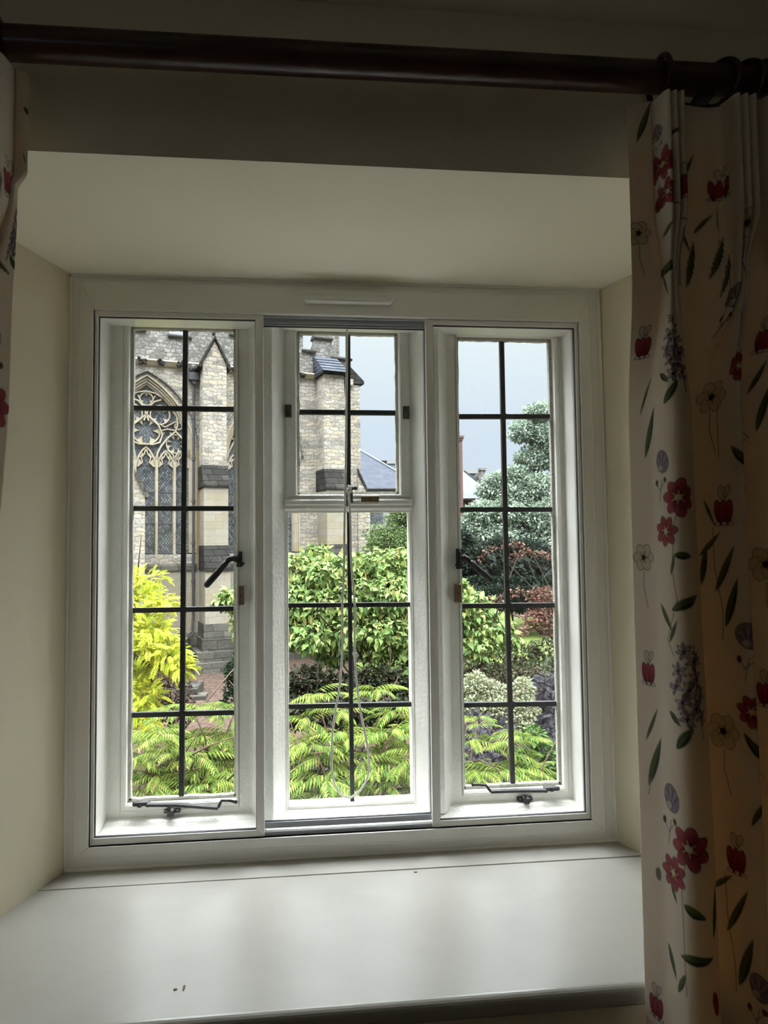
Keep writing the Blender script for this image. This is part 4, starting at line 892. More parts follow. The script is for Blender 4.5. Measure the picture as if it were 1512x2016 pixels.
b = MB(); b.tube([(xL, Y1-.08, ez-.06), (xR, Y1-.08, ez-.06)], .09, 8); recalc(b.build('gutter', M['slab'], hb))
b = MB(); b.box(xR-5.2, xR-2.9, Y1+.22, Y1+.32, ez-2.4, ez-.5); b.box(xR-2.4, xR-1.8, Y1+.22, Y1+.32, ez-2.2, ez-.6)
recalc(b.build('window', M['leadglass'], hb))
# chimney stack and pale flat-roofed block further off
Y2 = 62.0
a = at(745, 907, Y2); c = at(761, 940, Y2)
st = thing('chimney_stack', 'weathered stone chimney stack behind the slate roofed house', 'chimney', (a[0], Y2, c[2]-6))
b = MB(); b.box(a[0]-.6, at(760, 930, Y2)[0], Y2, Y2+1.2, GZ, a[2]-.25); recalc(b.build('stack', M['rubble_grey'], st))
b = MB(); b.box(a[0]-.75, at(760, 930, Y2)[0]+.08, Y2-.1, Y2+1.3, a[2]-.25, a[2]); recalc(b.build('cap', M['slab'], st))
bl = thing('building', 'pale blue flat-roofed block right of the stone chimney stack', 'building', (at(775, 915, 64)[0], 64, GZ))
p = at(761, 913, 64); q = at(806, 940, 64); recalc(MB().box(p[0], q[0], 64, 70, GZ, p[2]).build('wall', M['leadroof'], bl)); recalc(MB().box(p[0]-.05, q[0]+.2, 63.9, 70, p[2], p[2]+.35).build('roof_edge', M['white_render'], bl))
# red brick house with a tall chimney
Y3 = 52.0
bx0, bx1 = at(886, 985, Y3)[0], at(965, 985, Y3)[0]; ez = at(930, 981, Y3)[2]; hz = at(914, 928, Y3+4)[2]
bh = thing('house', 'red brick house with a grey slate roof behind the trees at the right', 'house', (bx0, Y3, GZ))
recalc(MB().box(bx0, bx1-.3, Y3+.3, Y3+8, GZ, ez).build('wall', M['brick'], bh))
xx = at(914, 928, Y3+4)[0]; b = MB(); X1 = bx1+.6
b.add([(bx0-.5, Y3, ez), (X1, Y3, ez), (X1, Y3+8, ez), (bx0-.5, Y3+8, ez), (bx0-.5, Y3+4, hz), (xx, Y3+4, hz), (bx0-.5, Y3, ez-.12), (X1, Y3, ez-.12), (X1, Y3+8, ez-.12), (bx0-.5, Y3+8, ez-.12)], [(0, 1, 5, 4), (1, 2, 5), (2, 3, 4, 5), (3, 0, 4), (0, 6, 7, 1), (1, 7, 8, 2), (6, 9, 8, 7)])
M['roofpale'] = stone_mat('pale_roof_slate', [sh('#a9adb5', SK*.55), sh('#cfd3d8', SK*.55), sh('#bdc1c9', SK*.55)], sh('#8a8e96', SK), .45, .19, .012, .3, sh('#9a9da4', SK), .3, .0)
ro = recalc(b.build('roof', M['roofpale'], bh)); recalc(MB().tube([(xx, Y3+4, hz+.05), (X1, Y3, ez+.05)], .06, 6).build('hip_ridge', M['slab'], ro))
recalc(MB().box(bx0-1, X1, Y3-.12, Y3+.02, ez-.16, ez-.02).build('gutter', M['slab'], bh))
cc = thing('chimney', 'tall narrow red brick chimney with a clay pot at the right', 'chimney', (at(907, 985, Y3-1.5)[0], Y3-1.5, GZ))
Yc = Y3-1.5; p = at(901, 900, Yc); q = at(914, 985, Yc); zt = at(907, 858, Yc)[2]; zb = at(907, 986, Yc)[2]
b = MB(); b.box(p[0]-.0, q[0]-.08, Yc, Yc+.9, zb-.6, zt-.35); b.box(p[0]-.35, q[0]+.6, Yc, Yc+1.1, GZ, zb-.5); b.prism([(p[0], zb-.5), (p[0]-.35, zb-.9), (q[0]+.5, zb-.9), (q[0]-.08, zb-.5)], Yc, Yc+.9, 'xz'); recalc(b.build('stack', M['brick'], cc))
b = MB(); b.box(p[0]-.06, q[0]-.02, Yc-.06, Yc+.96, zt-.35, zt-.18); b.box(p[0]-.12, q[0]+.04, Yc-.12, Yc+1.02, zt-.18, zt); recalc(b.build('corbelled_cap', M['brick'], cc))
pc = at(905, 855, Yc)[0]; b = MB(); b.tube([(pc, Yc+.4, zt), (pc, Yc+.4, zt+.35), (pc, Yc+.4, zt+.38)], [.13, .11, .13], 10); recalc(b.build('chimney_pot', M['ochre'], cc))
p = at(919, 928, 62); q = at(941, 950, 62); dm = thing('dormer_block', 'white edged flat-roofed dormer beyond the brick chimney', 'building', (p[0], 62, GZ))
recalc(MB().box(p[0], q[0]-.3, 62, 66, GZ, p[2]-.2).build('wall', M['leadroof'], dm)); recalc(MB().box(p[0]-.2, q[0], 61.8, 66, p[2]-.2, p[2]+.15).build('roof_edge', M['white_render'], dm))
p = at(942, 926, 63); q = at(956, 960, 63); recalc(tag(MB().box(p[0], q[0], 63, 65, GZ, p[2]).box(p[0]-.1, q[0]+.1, 62.9, 65.1, p[2], p[2]+.2).build('chimney_stack', M['rubble_grey']), 'broad stone stack beside the white edged dormer', 'chimney'))
# grey outbuilding with white frames between church and shrub
p = at(716, 1042, 38); q = at(800, 1100, 38); ob = thing('outbuilding', 'low dark outbuilding with white framed openings right of the church corner', 'building', (p[0], 38, GZ))
recalc(MB().box(p[0], q[0]+2, 38, 44, GZ, p[2]).build('wall', M['slab'], ob)); recalc(MB().box(p[0]-.2, q[0]+2.2, 37.7, 44.2, p[2], p[2]+.25).build('roof', M['white_render'], ob))
for (x0, z0, x1, z1) in ((716, 1070, 722, 1076), (735, 1052, 746, 1070)):
    a = at(x0, z0, 37.9); c = at(x1, z1, 37.9); recalc(MB().frame([(a[0], a[2]), (c[0], a[2]), (c[0], c[2]), (a[0], c[2])], [(a[0]+.05, a[2]-.05), (c[0]-.05, a[2]-.05), (c[0]-.05, c[2]+.05), (a[0]+.05, c[2]+.05)], 37.85, 38.0).build('window_frame', M['white_render'], ob))

# ================================================================== ground
M['soil'] = base_mat('dark_soil_and_litter', sh('#6b5a48', SK), .95, .1, bump=1, bscale=8, var=.6, vscale=2.2)
M['lawn'] = base_mat('lawn', sh('#8aa04e', SK), .95, .1, bump=1, bscale=30, var=.3, vscale=2)
def gravel():
    m = base_mat('reddish_gravel', sh('#b89886', SK*.34), .95, .1, bump=1, bscale=14); nt = m.node_tree; b = nt.nodes['Principled BSDF']
    tc = N(nt, 'TexCoord'); v = N(nt, 'TexVoronoi'); v.inputs['Scale'].default_value = 11; rp = N(nt, 'ValToRGB'); nt.links.new(tc.outputs['Object'], v.inputs['Vector']); nt.links.new(v.outputs['Color'], rp.inputs[0])
    e = rp.color_ramp.elements; e[0].color = (*lin(sh('#8c6d5e', SK*.34)), 1); e[1].color = (*lin(sh('#dcbca8', SK*.34)), 1); nt.links.new(rp.outputs[0], b.inputs['Base Color'])
    return m
M['gravel'] = gravel()
S('ground', MB().box(-60, 60, .25, 90, GZ-.5, GZ-.02), M['soil'], 'dark garden soil')
def patch(name, px, z, mat, lab):
    P = [atz(x, y, z) for x, y in px]; return S(name, MB().prism([(p[0], p[1]) for p in P], GZ-.1, z, 'xy'), mat, lab)
patch('ground_gravel', [(330, 1292), (470, 1292), (560, 1292), (660, 1296), (640, 1330), (560, 1370), (500, 1480), (330, 1480), (310, 1400)], GZ+.01, M['gravel'], 'reddish gravel path in front of the church')
patch('ground_lawn', [(960, 1215), (1130, 1215), (1120, 1310), (990, 1305), (780, 1330), (700, 1330), (700, 1290), (880, 1260)], GZ+.02, M['lawn'], 'patch of lawn between the shrubs')
st = thing('stone_steps', 'two worn stone steps lying on the gravel path', 'steps', atz(390, 1360, GZ))
a = atz(352, 1347, GZ+.3); c = atz(388, 1357, GZ+.3); d = atz(408, 1366, GZ+.12); e = atz(352, 1372, GZ+.12)
recalc(MB().box(a[0]-.5, c[0], c[1]-.05, a[1]+.5, GZ, GZ+.30).build('step', M['mossy'], st)); recalc(MB().box(e[0]-.5, d[0], e[1]-.1, d[1]+.25, GZ, GZ+.13).build('step', M['mossy'], st))
# ================================================================== planting
rng = np.random.default_rng(7); SK = .205
def leafmat(name, cols, rough=.55, trans=.25, k=1.0):
    m = bpy.data.materials.new(name); m.use_nodes = True; nt = m.node_tree; b = nt.nodes['Principled BSDF']; o = nt.nodes['Material Output']; L = nt.links
    g = N(nt, 'NewGeometry'); rp = N(nt, 'ValToRGB'); L.new(g.outputs['Random Per Island'], rp.inputs[0])
    while len(rp.color_ramp.elements) < len(cols): rp.color_ramp.elements.new(.5)
    for i, c in enumerate(cols): rp.color_ramp.elements[i].position = i/(len(cols)-1); rp.color_ramp.elements[i].color = (*lin(sh(c, SK*LK*k)), 1)
    L.new(rp.outputs[0], b.inputs['Base Color']); b.inputs['Roughness'].default_value = .7; b.inputs['Specular IOR Level'].default_value = .12
    t = N(nt, 'BsdfTranslucent'); L.new(rp.outputs[0], t.inputs[0]); mx = N(nt, 'MixShader'); mx.inputs[0].default_value = trans
    L.new(b.outputs[0], mx.inputs[1]); L.new(t.outputs[0], mx.inputs[2]); L.new(mx.outputs[0], o.inputs[0]); return m
LK = .68
TL = {}
TL['kite'] = ([(0, 0, 0), (.30, .42, .05), (0, 1, -.12), (-.30, .42, .05)], [(0, 1, 2, 3)])
TL['oval'] = ([(0, 0, 0), (.24, .25, .04), (.26, .6, .03), (0, 1, -.10), (-.26, .6, .03), (-.24, .25, .04), (0, .5, -.03)], [(0, 1, 2, 3, 6), (0, 6, 3, 4, 5)])
TL['heart'] = ([(0, .05, 0), (.22, -.05, .02), (.44, .16, .06), (.42, .48, .05), (.16, .82, -.05), (0, 1.05, -.22), (-.16, .82, -.05), (-.42, .48, .05), (-.44, .16, .06), (-.22, -.05, .02), (0, .5, -.04)],
               [(0, 1, 2, 3, 10), (10, 3, 4, 5), (0, 10, 7, 8, 9), (10, 5, 6, 7)])
def pinnate(n, L=1.0, ll=.26, w=.055, arch=.35, droop=.6, tip=True):
    v = []; f = []
    def R(t): return np.array([0, t*L*(1-.12*t), arch*.6*t*L-arch*1.5*t*t*L])
    for i in range(6):     # rachis
        for sgn in (-1, 1): v.append(R(i/5)+np.array([sgn*.005*L, 0, 0]))
    f += [(2*i, 2*i+1, 2*i+3, 2*i+2) for i in range(5)]
    for i in range(n):
        t = .14+.84*i/(n-1); p = R(t); lf = ll*L*(1-.45*abs(t-.45)*1.3)
        for sgn in (-1, 1):
            d = np.array([sgn*.80, .55+.4*t, -droop*.75]); d /= np.linalg.norm(d); s = np.cross(d, [0, 0, 1.]); s /= np.linalg.norm(s)+1e-9; k = len(v)
            v += [p, p+d*lf*.38+s*w*L, p+d*lf+np.array([0, 0, -droop*.35*lf]), p+d*lf*.38-s*w*L]; f.append((k, k+1, k+2, k+3))
    return (v, f)
TL['heart'] = ([(x*.78, y, z*1.2) for x, y, z in TL['heart'][0]], TL['heart'][1])
TL['pinnate'] = pinnate(10, ll=.26, w=.026, arch=.28, droop=.8); TL['fine'] = pinnate(7, ll=.34, w=.05, arch=.25, droop=.35); TL['spray'] = pinnate(5, ll=.42, w=.13, arch=.15, droop=.3)
def scatter(name, tmpl, pos, dirs, ups, size, mat, parent=None, **k):
    V, F = TL[tmpl]; V = np.array(V, float); n = len(pos); kv = len(V)
    d = dirs/np.linalg.norm(dirs, axis=1, keepdims=True); x = np.cross(d, ups); x /= np.linalg.norm(x, axis=1, keepdims=True)+1e-9; z = np.cross(x, d)
    R = np.stack([x, d, z], -1); co = np.einsum('nij,kj->nki', R, V)*np.asarray(size)[:, None, None]+pos[:, None, :]
    if parent is not None: co -= np.array(OFF[parent.name])
    co = co.reshape(-1, 3); lt = np.array([len(f) for f in F]); fl = np.concatenate([np.array(f) for f in F])
    li = (fl[None]+(np.arange(n)*kv)[:, None]).ravel(); tot = np.tile(lt, n); st = np.concatenate([[0], np.cumsum(tot)[:-1]])
    me = bpy.data.meshes.new(name); me.vertices.add(len(co)); me.vertices.foreach_set('co', co.ravel().astype(np.float32)); me.loops.add(len(li)); me.loops.foreach_set('vertex_index', li.astype(np.int32))
    me.polygons.add(len(tot)); me.polygons.foreach_set('loop_start', st.astype(np.int32)); me.polygons.foreach_set('loop_total', tot.astype(np.int32)); me.update(calc_edges=True)
    me.materials.append(mat); o = bpy.data.objects.new(name, me); C.objects.link(o)
    if parent is not None: o.parent = parent
    return tag(o, **k)
def blob(px, py, Y, rx, rz=None, ry=None):     # a crown lobe seen at a pixel, at its own distance; radii given in pixels of the photo
    c = at(px, py, Y); s = (Y-CAM[1])/FPX; rz = rz or rx; return (np.array(c), np.array([rx*s, (ry if ry is not None else (rx+rz)/2)*s, rz*s]))
def in_blobs(blobs, n, shell=.55):
    vol = np.array([b[1].prod()**.75 for b in blobs]); k = rng.choice(len(blobs), n, p=vol/vol.sum())
    u = rng.normal(size=(n, 3)); u /= np.linalg.norm(u, axis=1, keepdims=True); r = (shell**3+(1-shell**3)*rng.random(n))**(1/3)
    c = np.array([b[0] for b in blobs])[k]; R = np.array([b[1] for b in blobs])[k]
    bump = 1+.18*np.sin(u[:, 0]*7+k)*np.cos(u[:, 2]*6+2*k)
    return c+u*R*(r*bump)[:, None], u
def crown(root, name, tmpl, blobs, n, size, mat, shell=.55, droop=.3, out=1.0, flat=.8, sv=.3, zmin=None, **k):
    pos, u = in_blobs(blobs, n, shell); nz = rng.normal(size=(n, 3))
    d = u*out+nz*.55+np.array([0, 0, -droop]); up = u*(1-flat)+np.array([0, 0, 1.])*flat+rng.normal(size=(n, 3))*.35
    if zmin is not None: m = pos[:, 2] > zmin; pos, d, up = pos[m], d[m], up[m]
    return scatter(name, tmpl, pos, d, up, size*(1+sv*rng.uniform(-1, 1, len(pos))), mat, root, **k)
M['bark'] = base_mat('grey_brown_bark', sh('#7a685a', SK*.7), .9, .1, bump=.5, bscale=30, var=.3, vscale=8)
M['barkp'] = base_mat('pinkish_bark', sh('#a88c7c', SK*.8), .8, .1, bump=.3, bscale=30)
def branches(root, base, targets, r0, mat, name='trunk', fork=.4, n=7, tw=.28):
    b = MB(); base = np.array(base, float); tg = [np.array(t, float) for t in targets]; cen = np.mean(tg, axis=0); f = base+(cen-base)*fork
    f[0:2] = base[0:2]*.6+f[0:2]*.4
    b.tube([base, (base+f)/2+rng.normal(size=3)*r0, f], [r0, r0*.85, r0*.7], n)
    for t in tg:
        m = (f+t)/2+rng.normal(size=3)*np.linalg.norm(t-f)*.08+np.array([0, 0, .05*np.linalg.norm(t-f)]); b.tube([f-(f-base)*.05, m, t], [r0*.5, r0*.3, r0*.12], 6)
        for _ in range(3):
            q = m+(t-m)*rng.uniform(0, .8); e = q+rng.normal(size=3)*np.linalg.norm(t-f)*tw+np.array([0, 0, .1]); b.tube([q, (q+e)/2+rng.normal(size=3)*.03, e], [r0*.22, r0*.14, r0*.05], 5)
    return b.build(name, mat, root, smooth=True)
def plant(name, label, cat, base, group=None): return thing(name, label, cat, tuple(base), group)
# ---- golden leaved tree at the left
L_gold = leafmat('golden_leaves', ['#8fae28', '#d9ea4c', '#b9d035', '#f0ee62', '#e3d23c'], trans=.3, k=3.6)
gb = [blob(262, 1148, 12.5, 34, 22), blob(296, 1136, 12.2, 26, 9), blob(270, 1182, 12.3, 60, 18), blob(316, 1186, 12, 30, 10), blob(250, 1240, 12.5, 50, 34), blob(300, 1238, 11.8, 34, 14), blob(306, 1262, 12, 44, 26), blob(332, 1290, 11.7, 36, 22), blob(352, 1312, 11.5, 22, 14), blob(262, 1300, 12.3, 34, 34), blob(255, 1360, 12, 40, 30), blob(290, 1372, 11.8, 28, 26), blob(262, 1402, 11.8, 40, 16), blob(282, 1425, 11.6, 30, 12), blob(262, 1440, 11.6, 18, 14), blob(200, 1280, 12.8, 60, 120), blob(140, 1250, 13, 70, 130)]
g0 = at(190, 1500, 13)
t = plant('golden_tree', 'bright yellow green tree with feathery drooping sprays at the left of the church', 'tree', (g0[0], 13.2, GZ))
crown(t, 'foliage', 'fine', gb, 6000, .22, L_gold, shell=.35, droop=.28, out=1.1, flat=.9)
branches(t, (g0[0], 13.2, GZ), [gb[i][0] for i in (0, 2, 4, 7, 10, 13, 15)], .11, M['bark'])
# ---- large mid green flowering shrub in the middle
L_mul = leafmat('mid_green_leaves', ['#3a502c', '#4c6636', '#7f9652', '#88a662', '#64804a', '#a3b468', '#738f56', '#8a8450'], trans=.25, k=5.2)
L_spk = leafmat('yellow_flower_spikes', ['#cfc06a', '#dbcf7c', '#c2b868'], k=3.0)
mb_ = [blob(590, 1120, 13, 45, 32), blob(632, 1092, 13.2, 26, 20), blob(650, 1130, 12.6, 50, 34), blob(705, 1118, 12.8, 40, 30), blob(760, 1110, 12.6, 40, 30), blob(800, 1125, 12.6, 40, 36), blob(850, 1150, 12.8, 46, 50),
       blob(580, 1180, 12.6, 46, 40), blob(640, 1190, 12.4, 46, 40), blob(700, 1180, 12.3, 44, 44), blob(770, 1170, 12.2, 48, 44), blob(830, 1200, 12.4, 50, 50), blob(560, 1240, 12.8, 44, 36), blob(620, 1250, 12.3, 50, 36), blob(690, 1240, 12.2, 46, 40),
       blob(760, 1240, 12.1, 50, 40), blob(820, 1262, 12.2, 48, 44), blob(740, 1290, 12.2, 30, 28), blob(800, 1310, 12.1, 34, 34), blob(890, 1210, 12.6, 46, 50), blob(935, 1200, 12.7, 40, 36), blob(960, 1240, 12.6, 46, 36), blob(1000, 1255, 12.6, 24, 20), blob(940, 1270, 12.4, 44, 26), blob(905, 1165, 12.9, 30, 26),
       blob(520, 1170, 13, 40, 50), blob(470, 1180, 13.2, 34, 26), blob(440, 1182, 13.2, 26, 14), blob(500, 1230, 13, 40, 40), blob(655, 1290, 12.6, 34, 18)]
m0 = at(745, 1340, 13)
t = plant('flowering_shrub', 'large spreading mid green shrub with pale yellow flower spikes in the middle of the garden', 'shrub', (m0[0], 13.2, GZ))
crown(t, 'foliage', 'heart', mb_, 17000, .108, L_mul, shell=.45, droop=.7, out=.9, flat=.65, sv=.55)
sp_, u_ = in_blobs(mb_[:24], 520, .97); k = u_[:, 2] > -.3; sp_ = sp_[k]
b = MB()
TL['spike'] = ([(0, 0, 0), (.09, .25, 0), (.06, .7, 0), (0, 1.1, 0), (-.06, .7, 0), (-.09, .25, 0), (0, .25, .09), (0, .7, .06), (0, .25, -.09), (0, .7, -.06)], [(0, 1, 2, 3, 4, 5), (0, 6, 7, 3, 9, 8)])
scatter('flower_spikes', 'spike', sp_, np.tile([[0, 0, 1.]], (len(sp_), 1))+rng.normal(size=(len(sp_), 3))*.25, rng.normal(size=(len(sp_), 3)), np.full(len(sp_), .17), L_spk, t, kind='stuff', label='pale yellow flower spikes')
branches(t, (m0[0], 13.2, GZ), [mb_[i][0] for i in (0, 2, 4, 5, 8, 11, 14, 16, 19, 22)], .13, M['bark'], fork=.25)
# ---- dark evergreen bush by the path
L_dark = leafmat('dark_evergreen', ['#2f4a2c', '#476b3e', '#38563a', '#5a7c48'], k=1.0)
bb_ = [blob(478, 1325, 17, 34, 40), blob(466, 1375, 16.6, 26, 24), blob(500, 1390, 16.8, 30, 30)]
t = plant('evergreen_bush', 'dark green bush beside the gravel path behind the left window', 'bush', (bb_[1][0][0]+.3, 17, GZ)); crown(t, 'foliage', 'kite', bb_, 3000, .11, L_dark, shell=.5, droop=.1); branches(t, (bb_[1][0][0]+.3, 17, GZ), [b[0] for b in bb_], .05, M['bark'])
# ---- ground cover and leaf litter under the trees
L_brown = leafmat('brown_dry_leaves', ['#5a4334', '#8a6d58', '#c8a890', '#6e5444', '#3f3228'], trans=.05, k=1.1)
bb_ = [blob(335, 1365, 14.2, 40, 30), blob(345, 1395, 13.9, 40, 26), blob(305, 1335, 14.5, 36, 26)]
t = plant('dead_leaf_bush', 'brown withered bush under the golden tree', 'bush', (bb_[0][0][0], 14.2, GZ)); crown(t, 'foliage', 'kite', bb_, 2600, .08, L_brown, shell=.4); branches(t, (bb_[0][0][0], 14.2, GZ), [b[0] for b in bb_], .05, M['bark'])
n = 5200; pos = np.stack([rng.uniform(-4.5, 5, n), rng.uniform(2.5, 12, n), np.full(n, GZ+.02)+rng.uniform(0, .03, n)], -1)
scatter('fallen_leaves', 'kite', pos, np.stack([rng.normal(size=n), rng.normal(size=n), np.zeros(n)], -1), np.tile([[0, 0, 1.]], (n, 1))+rng.normal(size=(n, 3))*.3, rng.uniform(.06, .13, n), L_brown, kind='stuff', label='brown fallen leaves littering the soil', cat='fallen leaves')
# ---- far trees
L_oak = leafmat('oak_leaves', ['#63776a', '#8a9a86', '#9dab98', '#748a76', '#b4c0ac'], k=5.2)
ob_ = [blob(1060, 812, 44, 30, 20), blob(1030, 850, 44, 30, 22), blob(1075, 862, 44, 36, 34), blob(1110, 880, 44, 40, 60), blob(1050, 905, 44, 40, 26), blob(975, 945, 43, 24, 14), blob(1010, 935, 43.5, 36, 20), blob(960, 965, 43, 26, 16), blob(1000, 975, 43, 44, 26), blob(1060, 965, 43, 50, 34), blob(1000, 1010, 42.5, 60, 30), blob(1080, 1020, 42, 60, 40), blob(950, 1010, 42, 40, 26), blob(1150, 950, 44, 60, 90), blob(970, 1060, 42, 60, 34), blob(1060, 1080, 42, 70, 40), blob(930, 1050, 42, 30, 40)]
o0 = at(1060, 1150, 44)
t = plant('oak_tree', 'tall grey green broadleaf tree against the sky at the right', 'tree', (o0[0], 44, GZ)); crown(t, 'foliage', 'kite', ob_, 60000, .22, L_oak, shell=.12, droop=.2, out=.8); branches(t, (o0[0], 44, GZ), [ob_[i][0] for i in (2, 3, 4, 8, 9, 10, 11, 13)], .4, M['bark'], tw=.06)
L_mid = leafmat('mid_tree_leaves', ['#4a6438', '#6d874e', '#5c7745', '#8da066', '#7a8c58'], k=3.2)
tb = [blob(785, 1022, 27, 30, 18), blob(812, 1010, 27, 40, 34), blob(760, 1060, 26.5, 44, 30), blob(800, 1075, 26, 50, 34), blob(740, 1085, 26, 28, 22), blob(840, 1050, 26.5, 40, 50)]
t = plant('slender_tree', 'airy grey green tree right of the church corner', 'tree', (tb[3][0][0], 26.5, GZ)); crown(t, 'foliage', 'kite', tb, 13000, .10, L_mid, shell=.2, droop=.1, out=.8); branches(t, (tb[3][0][0], 26.5, GZ), [b[0] for b in tb], .14, M['bark'])
# hedges and dark trees in the right light
L_hedge = leafmat('dark_hedge_leaves', ['#2f4636', '#43604a', '#547056', '#3a5442'], k=.9)
hb_ = [blob(px, 1180, 36, 40, 26, 30) for px in range(880, 1180, 36)]+[blob(px, 1148, 37, 34, 12, 20) for px in range(880, 1180, 30)]
t = plant('clipped_hedge', 'long dark clipped hedge across the back of the garden', 'hedge', (hb_[3][0][0], 36, GZ)); crown(t, 'foliage', 'kite', hb_, 30000, .17, L_hedge, shell=.6, droop=0)
hb_ = [blob(905, 1090, 40, 34, 44), blob(940, 1110, 39, 36, 36), blob(1010, 1130, 39, 50, 30), blob(1080, 1130, 39, 50, 34), blob(1040, 1100, 40, 44, 36), blob(980, 1090, 40, 40, 30)]
t = plant('dark_tree', 'dense dark green trees behind the hedge at the right', 'tree', (hb_[2][0][0], 40, GZ)); crown(t, 'foliage', 'kite', hb_, 36000, .22, leafmat('dark_tree_leaves', ['#3c4e42', '#55685a', '#6f7f6e', '#485c4e', '#627566'], k=1.5), shell=.45, droop=.1); branches(t, (hb_[2][0][0], 40, GZ), [b[0] for b in hb_], .3, M['bark'])
# red leaved tree
L_red = leafmat('red_brown_leaves', ['#7a5044', '#a86c60', '#bf8c7c', '#7d6a4e', '#cfa592'], k=1.9)
def sprig(pts, Y, r=9):     # thin leafy branch following image points
    out = []
    for (a, b) in zip(pts[:-1], pts[1:]):
        L = math.hypot(b[0]-a[0], b[1]-a[1]); k = max(1, int(L/12))
        for i in range(k): t = i/k; out.append(blob(a[0]+(b[0]-a[0])*t, a[1]+(b[1]-a[1])*t, Y, r, r*.7))
    return out
rb = sprig([(948, 1100), (958, 1086), (985, 1076), (1010, 1072), (1040, 1072)], 18, 6)+sprig([(1008, 1098), (1035, 1086), (1060, 1090), (1090, 1096), (1110, 1100)], 18, 8)+sprig([(955, 1184), (985, 1178), (1010, 1170), (1050, 1165), (1090, 1162)], 17.5, 7)+sprig([(1010, 1160), (1040, 1158)], 17.5, 5)
rb += [blob(1070, 1175, 17.5, 34, 18), blob(1085, 1200, 17.5, 36, 26), blob(1060, 1215, 17.3, 30, 16), blob(1090, 1240, 17.3, 34, 16), blob(1040, 1232, 17.2, 14, 10), blob(1025, 1245, 17, 10, 8), blob(1130, 1190, 17.5, 40, 50)]
r0_ = at(1120, 1300, 17.5)
t = plant('copper_leaved_tree', 'red brown leaved tree reaching in from the right edge of the garden', 'tree', (r0_[0], 17.6, GZ)); crown(t, 'foliage', 'kite', rb, 4200, .10, L_red, shell=.2, droop=.15); branches(t, (r0_[0], 17.6, GZ), [rb[i][0] for i in (2, 6, 10, 14, 20)]+[rb[-1][0], rb[-3][0]], .05, M['bark'], tw=.08, fork=.55)
# shrubs below
L_ol = leafmat('olive_shrub_leaves', ['#3f5636', '#64764a', '#7c8a5a', '#6e5a4a', '#4c5f42'], k=1.6)
sb = [blob(930, 1310, 15, 34, 30), blob(975, 1300, 15.5, 34, 22), blob(1030, 1290, 16, 34, 22), blob(1080, 1285, 16, 36, 30), blob(1060, 1325, 15, 44, 22), blob(1000, 1325, 15, 30, 18), blob(1110, 1320, 15, 30, 36), blob(900, 1350, 14.5, 40, 34), blob(850, 1350, 14.5, 40, 30)]
t = plant('mixed_shrub', 'dull olive and brown shrubs in front of the lawn at the right', 'shrub', (sb[1][0][0], 15.4, GZ)); crown(t, 'foliage', 'kite', sb, 6200, .11, L_ol, shell=.5, droop=.2); branches(t, (sb[1][0][0], 15.4, GZ), [b[0] for b in sb], .06, M['bark'])
L_pale = leafmat('pale_variegated_leaves', ['#a5b58a', '#d9dfb4', '#c3cd9c', '#ecefc9', '#98a87c'], k=2.4)
pb_ = [blob(935, 1350, 11, 24, 26), blob(965, 1362, 11, 34, 22), blob(940, 1390, 10.8, 32, 20), blob(985, 1395, 10.7, 34, 20), blob(1030, 1360, 10.8, 20, 26), blob(1035, 1395, 10.6, 24, 24), blob(1010, 1415, 10.6, 30, 22), blob(1035, 1435, 10.4, 20, 14)]
t = plant('variegated_shrub', 'pale cream and green variegated shrub in the lower right of the garden', 'shrub', (pb_[3][0][0], 10.9, GZ)); crown(t, 'foliage', 'kite', pb_, 7200, .065, L_pale, shell=.45, droop=.1); branches(t, (pb_[3][0][0], 10.9, GZ), [b[0] for b in pb_], .05, M['bark'])
L_pur = leafmat('purple_grey_leaves', ['#55525c', '#7d7a88', '#6a6772', '#4a4650', '#8f8d9c'], k=1.9)
ub = [blob(1080, 1360, 11.5, 34, 30), blob(1090, 1410, 11.2, 34, 34), blob(1075, 1450, 11, 36, 34), blob(1110, 1380, 11.4, 40, 40), blob(975, 1440, 10.4, 40, 20), blob(930, 1430, 10.2, 30, 26), blob(940, 1480, 9.8, 30, 34), blob(990, 1490, 9.8, 40, 30), blob(930, 1530, 9.4, 30, 26), blob(1060, 1500, 10, 40, 30), blob(700, 1500, 9.5, 30, 30), blob(620, 1500, 9.5, 30, 22)]
t = plant('purple_shrub', 'dusky purple grey feathery shrubs behind the foreground leaves', 'shrub', (ub[2][0][0], 11.2, GZ)); crown(t, 'foliage', 'fine', ub, 3600, .16, L_pur, shell=.45, droop=.1); branches(t, (ub[2][0][0], 11.2, GZ), [b[0] for b in ub[:5]], .05, M['bark'])
L_bri = leafmat('bright_green_climber', ['#5f9440', '#8fc060', '#78ad50', '#a8cf78'], k=1.2)
cb_ = [blob(1050, 1450, 8.4, 22, 16), blob(1072, 1475, 8.4, 24, 18), blob(1090, 1500, 8.3, 24, 22), blob(1050, 1530, 8.2, 30, 22), blob(1100, 1530, 8.2, 24, 30), blob(1030, 1500, 8.4, 16, 20)]
t = plant('leafy_climber', 'small bright green leafy climber at the lower right', 'shrub', (cb_[2][0][0], 8.5, GZ)); crown(t, 'foliage', 'oval', cb_, 1500, .085, L_bri, shell=.5, droop=.4); branches(t, (cb_[2][0][0], 8.5, GZ), [b[0] for b in cb_], .03, M['bark'])
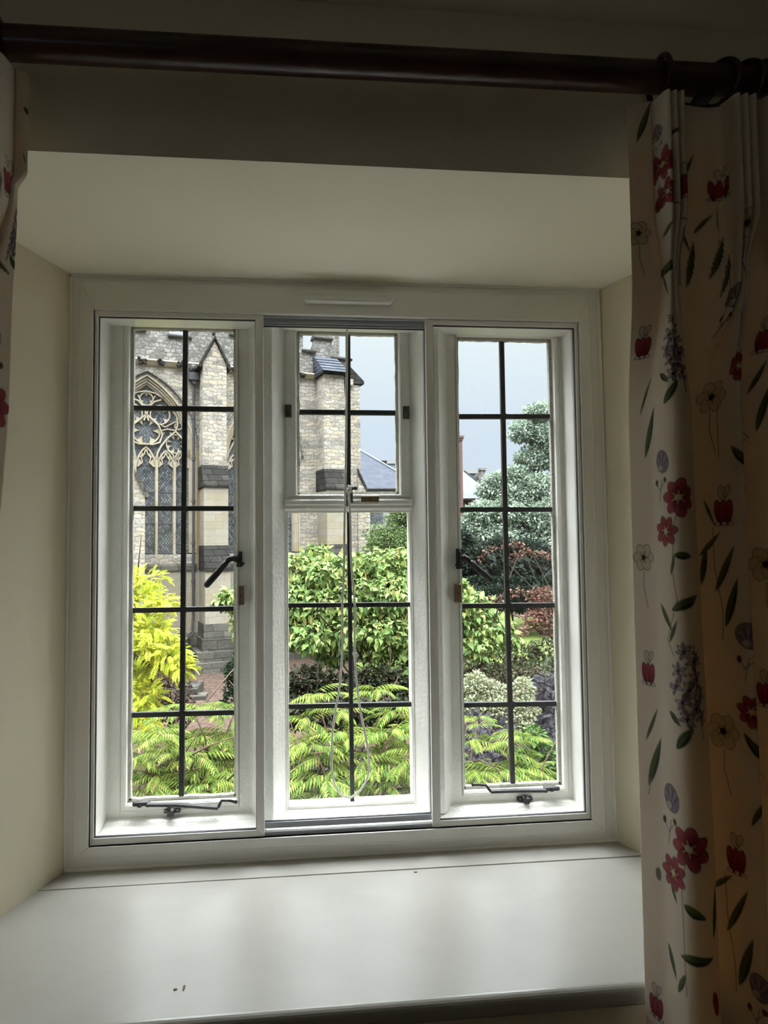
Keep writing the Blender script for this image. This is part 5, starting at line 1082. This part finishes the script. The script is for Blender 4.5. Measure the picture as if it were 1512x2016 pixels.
# undergrowth beneath the central shrub
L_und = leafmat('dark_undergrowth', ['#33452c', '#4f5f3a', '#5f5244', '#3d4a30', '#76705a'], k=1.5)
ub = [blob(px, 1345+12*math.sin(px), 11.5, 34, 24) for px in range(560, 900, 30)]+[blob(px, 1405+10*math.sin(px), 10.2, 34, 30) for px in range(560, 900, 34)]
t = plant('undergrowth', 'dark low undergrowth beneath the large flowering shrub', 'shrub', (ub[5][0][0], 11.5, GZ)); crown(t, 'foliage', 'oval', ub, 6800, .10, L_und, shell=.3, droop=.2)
# ---- foreground trees with long drooping pinnate leaves
L_sum = leafmat('yellow_green_pinnate_leaves', ['#3f6a28', '#86a63c', '#a3bb4a', '#5d8a34', '#c3cc62', '#769a3e', '#a99a50'], trans=.3, k=2.3)
def sumac(label, Y, tips, base, seed, extra=()):
    global rng
    rng = np.random.default_rng(seed); root = plant('pinnate_tree', label, 'tree', (base[0], base[1], GZ), 'foreground trees with drooping pinnate leaves')
    pos = []; d = []; up = []; sz = []
    pts = []
    for (px, py, dy, s_) in tips:
        c = np.array(at(px, py, Y+dy)); pts.append(c); m = 8; a0 = rng.uniform(0, 6.28)
        for i in range(m):
            a = a0+2*PI*i/m+rng.normal()*.2; dd = np.array([math.cos(a), math.sin(a), .22+rng.normal()*.12]); pos.append(c+rng.normal(size=3)*.03); d.append(dd); up.append([0, 0, 1]+rng.normal(size=3)*.12); sz.append(s_*rng.uniform(.75, 1.1))
    scatter('foliage', 'pinnate', np.array(pos), np.array(d), np.array(up), np.array(sz), L_sum, root)
    branches(root, (base[0], base[1], GZ), pts[::3], .06, M['barkp'], fork=.35)
    return root
def tipgrid(x0, x1, y0, y1, nx, ny, seed, s=.43):
    nx = int(nx*1.4); ny = int(ny*1.3)
    r = random.Random(seed); o = []
    for j in range(ny):
        for i in range(nx):
            o.append((x0+(x1-x0)*(i+.5+r.uniform(-.45, .45)+.25*(j % 2))/nx, y0+(y1-y0)*(j+.5+r.uniform(-.4, .4))/ny, -.9*j/ny+r.uniform(-.3, .3), s*r.uniform(.85, 1.15)))
    return o
tl = tipgrid(265, 520, 1440, 1640, 6, 5, 3)+[(345, 1405, .2, .42), (390, 1398, .2, .42), (430, 1395, .1, .42), (462, 1402, 0, .42), (300, 1455, .1, .45)]
sumac('foreground tree of drooping pinnate leaves below the left window', 6.3, tl, (at(400, 1500, 6.3)[0], 6.5), 11)
tm_ = tipgrid(555, 850, 1440, 1650, 7, 5, 5)+[(625, 1375, .3, .42), (740, 1365, .3, .42), (600, 1415, .1, .42), (680, 1395, .2, .42), (780, 1400, .1, .42), (820, 1420, 0, .42)]
sumac('foreground tree of drooping pinnate leaves below the middle window', 6.0, tm_, (at(700, 1500, 6)[0], 6.2), 12)
tr_ = tipgrid(905, 1030, 1500, 1640, 3, 4, 6)+[(940, 1455, .2, .42), (940, 1420, .3, .3), (1000, 1470, .1, .42), (1035, 1450, .1, .4), (1035, 1520, 0, .42), (1080, 1555, -.2, .42), (1100, 1600, -.3, .42), (1050, 1600, -.3, .42), (1000, 1590, -.3, .42)]
sumac('foreground tree of drooping pinnate leaves below the right window', 6.1, tr_, (at(925, 1560, 6.1)[0], 6.2), 13)
